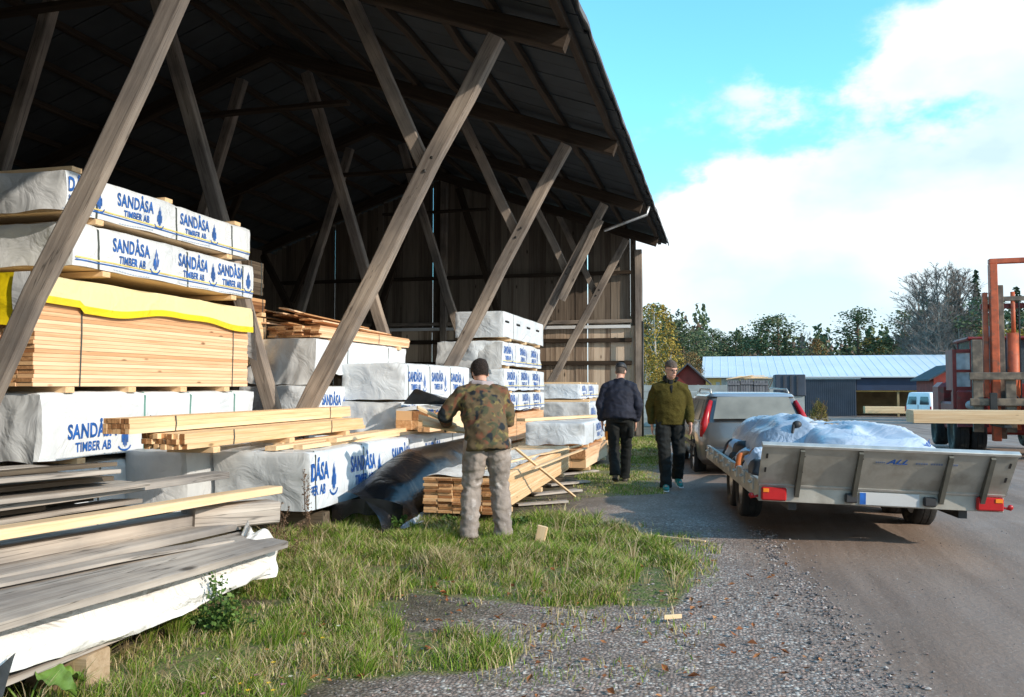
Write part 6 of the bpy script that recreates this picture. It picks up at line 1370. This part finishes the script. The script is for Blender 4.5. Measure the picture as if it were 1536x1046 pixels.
def tree_mesh(kind, seed):
    """unit tree about 1 high; returns (trunk MB, crown MB)"""
    rnd = random.Random(seed); tr, cr = MB(), MB(); vs, fs = [], []
    lean = rnd.uniform(-0.02, 0.02)
    if kind == 'pine':
        tr.tube([(0,0,-0.03),(lean,0,0.4),(lean*1.5,0,0.95)], [0.016,0.012,0.004], 7)
        for k in range(26):
            z = 0.42+0.56*(k/26)**0.9; rr = 0.17*math.sin(min(1, (1.03-z)/0.5)*math.pi*0.62)+0.02; a = rnd.uniform(0, 6.28); d = rr*rnd.uniform(0.35, 1.0)
            c_ = Vector((lean+d*math.cos(a), d*math.sin(a), z+d*0.15)); tr.tube([(lean,0,z-0.03), c_], [0.005,0.002], 5)
            R_ = rnd.uniform(0.035, 0.065)
            for _ in range(80): card(vs, fs, c_+Vector((rnd.gauss(0,R_), rnd.gauss(0,R_), rnd.gauss(0,R_*0.45))), rnd.uniform(0.008, 0.017), rnd)
    elif kind == 'spruce':
        tr.tube([(0,0,-0.03),(0,0,0.98)], [0.014,0.002], 7)
        for k in range(46):
            z = 0.07+0.91*k/46; rr = 0.155*(1-z)**0.85+0.008
            for b_ in range(7):
                a = rnd.uniform(0, 6.28); L = rr*rnd.uniform(0.6, 1.15)
                for q in range(6): f_ = (q+0.5)/6; card(vs, fs, Vector((L*f_*math.cos(a), L*f_*math.sin(a), z-0.045*f_*rr/0.15+rnd.gauss(0,0.005))), rnd.uniform(0.010, 0.018)*(1.15-f_*0.5), rnd)
    elif kind in ('bare', 'leafbirch'):
        tr.tube([(0,0,-0.03),(lean,0.01,0.5),(lean*2,0,0.93)], [0.010,0.007,0.002], 7)
        def br(p, d, L, lev):
            q = p+d*L; w_ = 0.0022*(0.5**lev)+0.0006; side = d.cross(Vector((rnd.gauss(0,1),rnd.gauss(0,1),0.1))).normalized()*w_
            o = len(vs); 
            if lev == 0: tr.tube([p, q], [0.0028, 0.0012], 4)
            else: vs.extend([p-side, p+side, q+side*0.3, q-side*0.3]); fs.append((o,o+1,o+2,o+3))
            if lev < 3:
                for _ in range((6, 6, 4)[lev]):
                    f_ = rnd.uniform(0.25, 1.0); nd_ = (d+Vector((rnd.gauss(0,0.42), rnd.gauss(0,0.42), rnd.gauss(0.12,0.22)))).normalized(); br(p+d*L*f_, nd_, L*rnd.uniform(0.35, 0.6), lev+1)
        for k in range(22):
            z = 0.16+0.76*k/22; a = rnd.uniform(0, 6.28); s_ = rnd.uniform(0.22, 0.55)
            br(Vector((lean*z*2,0,z)), Vector((math.cos(a)*s_, math.sin(a)*s_, 1.0)).normalized(), 0.26*(1.12-z)+0.04, 0)
        if kind == 'leafbirch':
            tvs, tfs = vs, fs; tw = MB(); tw.add(vs, fs); tr_t = tw
            vs, fs = [], []
            for _ in range(5200):
                z = rnd.uniform(0.12, 0.97); rr = 0.17*math.sin(math.pi*min(1, (z-0.05)/0.98))**0.7+0.01; a = rnd.uniform(0, 6.28); d = rr*math.sqrt(rnd.random())
                n_ = noise.noise(Vector((d*math.cos(a)*14, d*math.sin(a)*14, z*9+seed)))
                if n_ < -0.10: continue
                card(vs, fs, Vector((d*math.cos(a), d*math.sin(a), z)), rnd.uniform(0.007, 0.014), rnd, 1)
            pass
    elif kind == 'bush':
        for k in range(14): a = rnd.uniform(0, 6.28); tr.tube([(0,0,0),(0.35*math.cos(a),0.35*math.sin(a),0.45),(0.6*math.cos(a),0.6*math.sin(a),0.8)], [0.02,0.014,0.005], 5)
        for _ in range(2600):
            a = rnd.uniform(0, 6.28); ph = rnd.uniform(0, 1.45); r_ = (0.75+0.25*noise.noise(Vector((math.cos(a)*2, math.sin(a)*2, ph*2+seed))))*rnd.uniform(0.6, 1)
            card(vs, fs, Vector((1.0*r_*math.cos(a)*math.cos(ph), 1.0*r_*math.sin(a)*math.cos(ph), r_*math.sin(ph)*1.0)), rnd.uniform(0.02, 0.045), rnd, 1)
    cr.add(vs, fs); return tr, cr
PROTO = {}
KM = {'pine': ('pine_leaf','bark','pine_tree'), 'spruce': ('spruce_leaf','bark','spruce_tree'), 'bare': ('twig','grey_bark','bare_birch_tree'), 'leafbirch': ('yellow_leaf','birch_bark','birch_tree'), 'rustbirch': ('rust_leaf','bark','deciduous_tree'), 'bush': ('bush_leaf','bark','bush')}
def tree(kind, u, vtop, Y_, label, group=None, var=0, wide=1.0, cat='tree'):
    p = up(u, vtop, Y=Y_); g = gz(p.x, Y_)-0.1; H_ = p.z-g; key = (kind, var)
    lm, bm__, nm = KM[kind]
    if key not in PROTO:
        tr, cr = tree_mesh('leafbirch' if kind == 'rustbirch' else kind, var*7+len(kind))
        a = tr.build('trunk' if kind != 'bush' else 'stems', M[bm__], None); b_ = cr.build('crown' if kind != 'bush' else 'foliage', M[lm], None)
        PROTO[key] = (a, b_); src = (a, b_)
    else: src = tuple(o.copy() for o in PROTO[key]); [COL.objects.link(o) for o in src]
    t = empty(nm, (p.x, Y_, g), label, cat, group, rz=(u*37 % 628)/100.0); t.scale = (H_*wide, H_*wide, H_)
    for o in src: o.parent = t
    return t
G = 'trees along the far edge of the yard'
tree('leafbirch', 982, 452, 62, 'tall golden birch close beside the corner of the timber shed', var=1, wide=1.25)
tree('leafbirch', 1001, 512, 58, 'shorter yellow birch second from the corner of the timber shed', var=2, wide=1.5)
tree('leafbirch', 968, 520, 60, 'yellow birch half hidden behind the corner post of the shed', var=3, wide=1.4)
tree('pine', 972, 455, 84, 'pine with a dark narrow crown rising behind the golden birch', var=1)
tree('pine', 1003, 472, 90, 'dark green pine just right of the golden birch', var=2, wide=1.25)
tree('pine', 1024, 490, 92, 'rounded dark green pine beyond the small red shed', var=3, wide=1.4)
tree('pine', 1044, 497, 96, 'low bushy pine next to the left end of the pale roof', var=1, wide=1.3)
tree('rustbirch', 1036, 525, 80, 'brown leaved tree by the left gable of the storage building', var=1, wide=1.3)
tree('pine', 1070, 492, 118, 'pine standing over the left end of the pale roof', var=2)
for u, v, Y_, vr, wd in ((1090, 505, 122, 3, 1.2), (1103, 497, 120, 1, 1.2), (1118, 505, 118, 2, 1.1)):
    tree('pine', u, v, Y_, 'mid-sized dark pine in the row above the left half of the pale roof', 'row of pines above the left half of the pale roof', vr, wd)
tree('pine', 1141, 478, 112, 'tall pine left of the pair above the pale roof', var=1, wide=1.15)
tree('pine', 1166, 471, 110, 'tallest bushy pine of the pair above the middle of the pale roof', var=3, wide=1.45)
tree('spruce', 1178, 492, 108, 'spruce tucked against the right of the tallest pine pair', var=1, wide=1.2)
tree('bare', 1206, 497, 115, 'thin bare tree right of the pine pair', var=1)
tree('rustbirch', 1222, 505, 118, 'rusty brown tree in the gap between the two groups of pines', var=2, wide=1.2)
tree('spruce', 1267, 507, 116, 'short dark spruce left of the lone tall pine', var=2, wide=1.2)
tree('pine', 1284, 462, 112, 'lone tall pine above the dark sliding door of the storage building', var=2, wide=1.3)
tree('leafbirch', 1310, 503, 114, 'yellowish small birch right of the lone tall pine', var=4, wide=1.5)
tree('spruce', 1333, 500, 112, 'short dark spruce between the lone pine and the bare birches', var=1, wide=1.3)
tree('pine', 1357, 465, 110, 'slender flat-topped pine in front of the bare birches', var=1, wide=1.1)
for i, (u, v, Y_) in enumerate(((1378, 425, 104), (1391, 410, 100), (1404, 403, 98), (1417, 402, 96), (1430, 404, 99), (1441, 412, 97), (1452, 430, 95), (1384, 470, 92), (1410, 455, 90), (1436, 460, 90))):
    tree('bare', u, v, Y_, 'tall bare grey birch in the dense clump left of the forklift mast', 'clump of bare birches', 1+i % 3, 1.5)
tree('spruce', 1463, 400, 96, 'tall dark spruce topping the bare birch clump', var=2, wide=1.0)
tree('spruce', 1490, 415, 94, 'dark spruce right behind the forklift mast', var=1, wide=1.0)
tree('spruce', 1524, 425, 92, 'dark spruce seen through the forklift mast', var=3, wide=1.2)
tree('pine', 1475, 445, 90, 'dark pine behind the top of the forklift cab', var=2, wide=1.3)
tree('leafbirch', 1488, 488, 70, 'yellow-green tree low behind the forklift cab', var=2, wide=1.4)
tree('leafbirch', 1520, 490, 72, 'yellow-green tree at the right edge behind the forklift', var=4, wide=1.3)
tree('bush', 1124, 552, 42, 'rounded autumn bush of yellow-brown leaves behind the crates', var=1, wide=0.62, cat='bush')
tree('bush', 1228, 592, 56, 'small dry bush beside the dark sliding door', var=2, wide=0.5, cat='bush')
def far_wood():
    """the far wood closing the view: hundreds of crowns reading as one mass"""
    rnd = random.Random(99)
    for nm, mt, n_, lo, hi, sz in (('brown', 'rust_twig', 95, 6.0, 10.5, 0.42), ('green', 'pine_leaf', 80, 7.0, 12.0, 0.48)):
        vs, fs = [], []
        for i in range(n_*4):
            u = 930+ (1700-930)*rnd.random(); Y_ = rnd.uniform(128, 165); x = up(u, 560, Y=Y_).x; H_ = rnd.uniform(lo, hi)*(1.25 if u > 1380 or u < 1060 else 0.92); R_ = rnd.uniform(1.6, 2.8)
            for _ in range(70):
                z = rnd.uniform(-1.2, 1)**1; hh = -1.2+(H_+1.2)*rnd.random()**0.8; k = (1-(max(0, hh)/H_)**1.6) if nm == 'green' else (1-(max(0, hh)/H_)**4)
                a = rnd.uniform(0, 6.28); d = R_*k*math.sqrt(rnd.random()); card(vs, fs, Vector((x+d*math.cos(a), Y_+d*math.sin(a), hh)), rnd.uniform(0.5, 1.3)*sz, rnd, 1.4)
        mb = MB(); mb.add(vs, fs); o = mb.build('far_wood', M[mt], None)
        tag(o, ('dense brown leafless undergrowth of the far wood', 'low dark green conifer mass of the far wood')[nm == 'green'], 'wood', kind='stuff')
M['rust_twig'] = leafmat('brown_undergrowth', [(0, (0.15,0.10,0.075)), (0.5, (0.24,0.17,0.125)), (1, (0.33,0.25,0.18))])
far_wood()
# ---------------------------------------------------------------- grass, weeds, gravel
M['grass'] = leafmat('grass_blades', [(0, (0.06,0.11,0.014)), (0.4, (0.155,0.27,0.03)), (0.70, (0.28,0.40,0.055)), (0.85, (0.42,0.36,0.13)), (1, (0.56,0.46,0.26))], 0.6)
M['drygrass'] = leafmat('dry_grass_blades', [(0, (0.30,0.23,0.11)), (0.5, (0.48,0.38,0.21)), (1, (0.66,0.55,0.36))], 0.7)
def grass():
    rnd = random.Random(1234); out = {0: ([], []), 1: ([], [])}
    for P_, dens, hgt, dry in REG:
        xs = [p[0] for p in P_]; ys = [p[1] for p in P_]; area = (max(xs)-min(xs))*(max(ys)-min(ys)); n = int(area*dens*9500)
        for _ in range(n):
            x, y = rnd.uniform(min(xs), max(xs)), rnd.uniform(min(ys), max(ys))
            c1 = noise.noise(Vector((x*2.6, y*2.6, 1.7))); c2 = noise.noise(Vector((x*0.9, y*0.9, 4.1))); jx = 0.16*noise.noise(Vector((x*3, y*3, 9)))
            if not inpoly(x+jx, y+jx*1.5, P_): continue
            if rnd.random() > (0.72 if dens > 0.8 else 0.6)+1.3*c1+0.7*c2: continue
            if y < 1.6: continue
            tall = 0.66*hgt*(0.75+1.5*max(0, c1+0.12))*rnd.uniform(0.35, 1.3)
            isdry = rnd.random() < dry*0.45+max(0, -c1)*0.45+max(0, -c2)*0.7
            if isdry: tall *= 1.15
            w_ = rnd.uniform(0.0012, 0.0024)*(1+0.12*y); a = rnd.uniform(0, 6.28); bend = rnd.uniform(0.15, 1.3)*tall; d = Vector((math.cos(a), math.sin(a), 0)); s_ = Vector((-d.y, d.x, 0))*w_
            if rnd.random() < 0.5: s_ = Vector((w_, 0, 0))
            b_ = Vector((x, y, -0.01)); m_ = b_+d*bend*0.3+Vector((0,0,tall*0.6)); t_ = b_+d*bend+Vector((0,0,tall))
            vs, fs = out[1 if isdry else 0]; o = len(vs); vs.extend([b_-s_, b_+s_, m_+s_*0.75, m_-s_*0.75, t_]); fs.append((o,o+1,o+2,o+3)); fs.append((o+3,o+2,o+4))
    for _ in range(420):                      # taller individual tufts
        P_, dens, hgt, dry = rnd.choice(REG[:2]); xs = [p[0] for p in P_]; ys = [p[1] for p in P_]
        x, y = rnd.uniform(min(xs), max(xs)), rnd.uniform(min(ys), max(ys))
        if not inpoly(x, y, P_) or y < 1.6: continue
        dd = rnd.random() < 0.22; hh = rnd.uniform(0.08, 0.20)*(1.3 if dd else 1)
        for q in range(rnd.randint(14, 60) if not dd else rnd.randint(4, 12)):
            a = rnd.uniform(0, 6.28); w_ = rnd.uniform(0.0011, 0.0022)*(1+0.12*y); tall = hh*rnd.uniform(0.5, 1.1); bend = rnd.uniform(0.2, 1.0)*tall; d = Vector((math.cos(a), math.sin(a), 0)); s_ = Vector((w_, 0, 0))
            b_ = Vector((x, y, -0.01))+d*rnd.uniform(0, 0.03); m_ = b_+d*bend*0.3+Vector((0,0,tall*0.65)); t_ = b_+d*bend+Vector((0,0,tall))
            vs, fs = out[1 if dd else 0]; o = len(vs); vs.extend([b_-s_, b_+s_, m_+s_*0.75, m_-s_*0.75, t_]); fs.append((o,o+1,o+2,o+3)); fs.append((o+3,o+2,o+4))
    for k, (nm, lab) in enumerate((('grass', 'short green and yellowing grass in the verge by the lumber'), ('dry_grass', 'dry straw-coloured grass blades among the green verge'))):
        mb = MB(); mb.add(*out[k]); tag(mb.build(nm, M['grass'] if k == 0 else M['drygrass'], None), lab, 'grass', kind='stuff'); print(nm, len(out[k][0])//5)
grass()
def scatter():
    rnd = random.Random(55); vs, fs = [], []
    def stone(x, y, r_):
        o = len(vs); q = [(1,0,0),(0,1,0),(-1,0,0),(0,-1,0),(0,0,0.75),(0,0,-0.6),(0.7,0.7,0.45),(-0.7,0.6,0.4)]
        a = rnd.uniform(0, 6.28); ca, sa = math.cos(a), math.sin(a)
        for i, (px, py, pz) in enumerate(q[:6]):
            k = r_*rnd.uniform(0.75, 1.2); vs.append((x+(px*ca-py*sa)*k, y+(px*sa+py*ca)*k*0.8, r_*0.25+pz*k*0.8+gnd(x, y)))
        fs.extend([(o+a_, o+b_, o+4) for a_, b_ in ((0,1),(1,2),(2,3),(3,0))]+[(o+b_, o+a_, o+5) for a_, b_ in ((0,1),(1,2),(2,3),(3,0))])
    def gnd(x, y): return 0.028*noise.noise(Vector((x*0.9, y*0.9, 0)))+0.010*noise.noise(Vector((x*4, y*4, 3)))+gz(x, y)
    for _ in range(9000):
        y = 2.4+6.5*rnd.random()**1.5; x = -2.4+3.6*rnd.random()
        if x+0.10*y-1.15 > 0.1+0.3*rnd.random(): continue
        if noise.noise(Vector((x*2, y*2, 6))) < -0.15: continue
        stone(x, y, rnd.uniform(0.003, 0.009) if rnd.random() < 0.93 else rnd.uniform(0.009, 0.018))
    a, b_ = V(*gp(1140, 800), 0), V(*gp(1330, 1060), 0)
    for _ in range(1500):
        f_ = rnd.random(); c_ = a.lerp(b_, f_); x, y = c_.x+rnd.gauss(0, 0.05+0.10*f_), c_.y+rnd.gauss(0, 0.12); stone(x, y, rnd.uniform(0.004, 0.014) if rnd.random() < 0.9 else rnd.uniform(0.012, 0.022))
    for _ in range(1300):
        x, y = rnd.uniform(0.2, 5), rnd.uniform(2.6, 10); 
        if noise.noise(Vector((x*1.2, y*1.2, 6))) > 0.0: stone(x, y, rnd.uniform(0.003, 0.009))
    mb = MB(); mb.add(vs, fs); tag(mb.build('loose_gravel', M['stones'], None), 'loose pale and reddish gravel stones strewn over the roadside', 'gravel', kind='stuff')
    vs, fs = [], []
    for _ in range(620):
        x, y = rnd.uniform(-2.4, 0.5), rnd.uniform(2.6, 7.2)
        if noise.noise(Vector((x*1.7, y*1.7, 16))) < 0.0 and rnd.random() < 0.75: continue
        s_ = rnd.uniform(0.012, 0.032); a_ = rnd.uniform(0, 6.28); d = Vector((math.cos(a_), math.sin(a_), 0)); e = Vector((-d.y, d.x, 0)); c_ = Vector((x, y, gnd(x, y)+0.012)); o = len(vs)
        vs.extend([c_-d*s_, c_+e*s_*0.55+Vector((0,0,s_*rnd.uniform(0,.7))), c_+d*s_+Vector((0,0,s_*rnd.uniform(0,.8))), c_-e*s_*0.55+Vector((0,0,s_*rnd.uniform(0,.7))), c_+Vector((0,0,0.002))])
        fs.extend([(o,o+1,o+4),(o+1,o+2,o+4),(o+2,o+3,o+4),(o+3,o,o+4)])
    mb = MB(); mb.add(vs, fs); tag(mb.build('fallen_leaves', M['leaf_litter'], None), 'small orange-brown fallen leaves scattered on gravel and grass', 'leaves', kind='stuff')
M['stones'] = leafmat('gravel_stones', [(0, (0.12,0.11,0.11)), (0.4, (0.24,0.215,0.21)), (0.6, (0.32,0.23,0.20)), (0.85, (0.42,0.39,0.37)), (1, (0.62,0.60,0.57))], 0.85)
M['leaf_litter'] = leafmat('leaf_litter', [(0, (0.14,0.05,0.02)), (0.5, (0.30,0.11,0.04)), (1, (0.48,0.24,0.10))], 0.7)
scatter()
M['weed_leaf'] = leafmat('weed_leaves', [(0, (0.035,0.075,0.018)), (0.5, (0.07,0.14,0.03)), (1, (0.15,0.24,0.06))], 0.5)
M['seed_head'] = leafmat('brown_seed_heads', [(0, (0.10,0.06,0.04)), (1, (0.26,0.17,0.11))], 0.9)
def weed(u, v, h_, label, seed, n_st=3, dry=True, Y_=None):
    p = up(u, v, Z=0); t = empty('dry_weed' if dry else 'green_weed', (p.x, p.y, 0), label, 'weed'); rnd = random.Random(seed); st, hd = MB(), MB(); vs, fs = [], []
    for k in range(n_st):
        a = rnd.uniform(-1, 1); top = Vector((0.18*a*h_+0.05*k, rnd.uniform(-0.05, 0.05), h_*rnd.uniform(0.7, 1))); st.tube([(0.03*k,0,0), top*0.5+Vector((0.02*a,0,0)), top], [0.0035,0.003,0.0015], 5)
        for j in range(12):
            f_ = 0.35+0.65*j/12; c_ = top*f_; d = Vector((rnd.gauss(0,1), rnd.gauss(0,1), 1.0)).normalized()*rnd.uniform(0.03, 0.09)*(1.3-f_); st.tube([c_, c_+d], [0.002,0.001], 4)
            for q in range(7): card(vs, fs, c_+d*rnd.uniform(0.4, 1.1)+Vector((rnd.gauss(0,.006), rnd.gauss(0,.006), rnd.gauss(0,.008))), rnd.uniform(0.006, 0.012) if dry else rnd.uniform(0.012, 0.024), rnd, 1)
    hd.add(vs, fs); st.build('stem', M['seed_head'] if dry else M['weed_leaf'], t, world=False); hd.build('seed_heads' if dry else 'leaves', M['seed_head'] if dry else M['weed_leaf'], t, world=False)
weed(465, 822, 0.74, 'tall dry brown weed standing before the blue print of the long low pack', 1, 3)
weed(405, 826, 0.42, 'lower dry weed left of the tall one, by the grey wrapped pack', 2, 3)
weed(432, 850, 0.5, 'thin dry weed rising beside the far end of the near board pile', 3, 2)
weed(205, 800, 0.4, 'dry weed in the gap between the old boards and the grey pack', 4, 2)
weed(590, 800, 0.16, 'small leafy green weed at the foot of the black film', 5, 4, False)
weed(665, 795, 0.15, 'small leafy green weed left of the boots of the man in camouflage', 6, 4, False)
weed(770, 800, 0.16, 'leafy green weed right of the boots of the man in camouflage', 7, 4, False)
def leafy_bush():
    p = up(325, 952, Z=0); t = empty('leafy_weed', (p.x, p.y, 0), 'bushy green leafy weed growing against the white tarp of the near pile', 'bush'); rnd = random.Random(12); st = MB(); vs, fs = [], []
    for k in range(20):
        a = rnd.uniform(-1, 1); top = Vector((a*0.27, rnd.uniform(-0.16, 0.10), rnd.uniform(0.13, 0.38)*(1.0-0.35*abs(a)))); st.tube([(a*0.10,0,0), top*0.5+Vector((a*0.06,0,0.02)), top], [0.004,0.003,0.0015], 5)
        for j in range(34):
            f_ = rnd.uniform(0.25, 1.02); c_ = top*f_+Vector((rnd.gauss(0,.022), rnd.gauss(0,.022), rnd.gauss(0,.014))); card(vs, fs, c_, rnd.uniform(0.010, 0.023), rnd, 0.6)
    l = MB(); l.add(vs, fs); st.build('stems', M['weed_leaf'], t, world=False); l.build('leaves', M['weed_leaf'], t, world=False)
leafy_bush()
M['burdock'] = simple('big_green_leaf', (0.13,0.23,0.04), rough=0.5, nscale=14, var=0.3, bump=0.4, bscale=25)
def burdock():
    p = up(40, 1062, Z=0.02); t = empty('broad_leaf_plant', (p.x, p.y, 0), 'plant with very broad green leaves in the lower left corner', 'plant')
    for i, (dx, dy, z, L, wd, a, tl) in enumerate(((-0.10,-0.02,0.13,0.20,0.10,200,0.2),(0.02,0.04,0.15,0.17,0.08,15,-0.25),(-0.05,-0.12,0.08,0.17,0.09,245,0.05),(0.10,-0.10,0.05,0.11,0.06,300,0.1),(-0.02,0.16,0.10,0.14,0.06,60,0.0))):
        a = R(a); d = Vector((math.cos(a), math.sin(a), tl)); e = Vector((-math.sin(a), math.cos(a), 0.1)); b0 = Vector((dx, dy, z)); m = MB()
        def Lf(u, v): s_ = 2*v-1; w_ = wd*(math.sin(math.pi*min(1, u**0.65))**0.8)+0.001; return b0+d*L*u+e*w_*s_+Vector((0,0,0.03*abs(s_)*1.0-0.06*u*u+0.008*math.sin(u*22)*abs(s_)))
        m.grid(Lf, 16, 10); m.build('leaf', M['burdock'], t, world=False, smooth=True)
        m = MB(); m.tube([(0,0,0), b0*0.6, b0+d*0.01], [0.006,0.005,0.004], 6); m.build('stalk', M['burdock'], t, world=False, smooth=True)
burdock()
M['fl_y'] = simple('yellow_petals', (0.85,0.55,0.02), rough=0.6); M['fl_p'] = simple('pink_petals', (0.62,0.22,0.38), rough=0.6); M['fl_w'] = simple('pale_petals', (0.75,0.72,0.60), rough=0.6)
rnd = random.Random(31)
for i, (u, v, c_) in enumerate(((360,1027,'y'),(372,1037,'y'),(378,1018,'y'),(403,1026,'y'),(410,1037,'y'),(384,1014,'p'),(305,1042,'p'),(425,1028,'p'),(322,1018,'w'),(328,990,'w'),(410,995,'y'),(484,958,'y'),(508,940,'w'),(436,1016,'w'))):
    p = up(u, v, Z=0.06); nm = {'y': 'yellow', 'p': 'pink', 'w': 'pale'}[c_]
    t = empty('flower', (p.x, p.y, 0.0), 'tiny %s flower in the grass at the front edge' % nm, 'flower', '%s flowers in the verge' % nm)
    m = MB(); m.tube([(0,0,0),(0.004,0,0.06)], 0.0012, 4); m.build('stem', M['weed_leaf'], t, world=False)
    m = MB()
    for k in range(7): a = k*0.9; m.add([(0,0,0.06),(0.010*math.cos(a-0.3),0.010*math.sin(a-0.3),0.066),(0.013*math.cos(a),0.013*math.sin(a),0.066),(0.010*math.cos(a+0.3),0.010*math.sin(a+0.3),0.066)], [(0,1,2,3)])
    m.build('petals', M['fl_'+c_], t, world=False)
p = up(808, 818, Z=0.0); board('wood_block', 'pale offcut block standing upright in the grass right of the man in camouflage', (p.x, p.y, -0.01), (p.x+0.04, p.y, 0.17), 0.09, 0.045, 'pine', cat='block', seed=3, wob=0, upv=(0,1,0))
p, q = up(975, 803, Z=0.02), up(1058, 812, Z=0.02); board('loose_lath', 'thin pale lath lying on the gravel at the tip of the grass verge', p, q, 0.03, 0.015, 'pine', cat='lath', seed=4)
for i, (u0, v0, u1, v1, w_, lab) in enumerate(((796, 742, 868, 735, 0.16, 'flat grey board lying on gravel beyond the fanned bundle'), (822, 728, 880, 722, 0.14, 'second flat grey board on gravel, just behind the first'), (775, 757, 850, 752, 0.10, 'narrow grey board on the gravel nearest the leaning lath'), (840, 712, 895, 706, 0.12, 'third flat board on gravel, farthest toward the walking men'), (996, 926, 1022, 924, 0.014, 'tiny pale wood splinter on the gravel at the near tip of the verge'))):
    p, q = up(u0, v0, Z=0.03), up(u1, v1, Z=0.03); board('flat_board', lab, p, q, w_, 0.025, 'oldwood' if i < 4 else 'pine', seed=i+60)
# wooden leg under the tall packs seen by the far boards; low dark bearers under the long low pack
for i, yy in enumerate((7.5, 9.2, 11.0)):
    board('squared_bearer', ('dark squared bearer on the ground under the near end of the long low pack', 'dark squared bearer on the ground under the middle of the long low pack', 'dark squared bearer on the ground under the far end of the long low pack')[i], (-4.9, yy, 0.10), (-3.75, yy, 0.10), 0.14, 0.20, 'darkwood', cat='bearer', seed=i+70)
for i, yy in enumerate((8.6, 12.2)):
    board('squared_bearer', ('dark squared bearer under the near end of the fanned bundle', 'dark squared bearer under the far end of the fanned bundle')[i], (-3.1, yy, 0.035), (-2.25, yy, 0.035), 0.10, 0.07, 'darkwood', cat='bearer', seed=i+80)
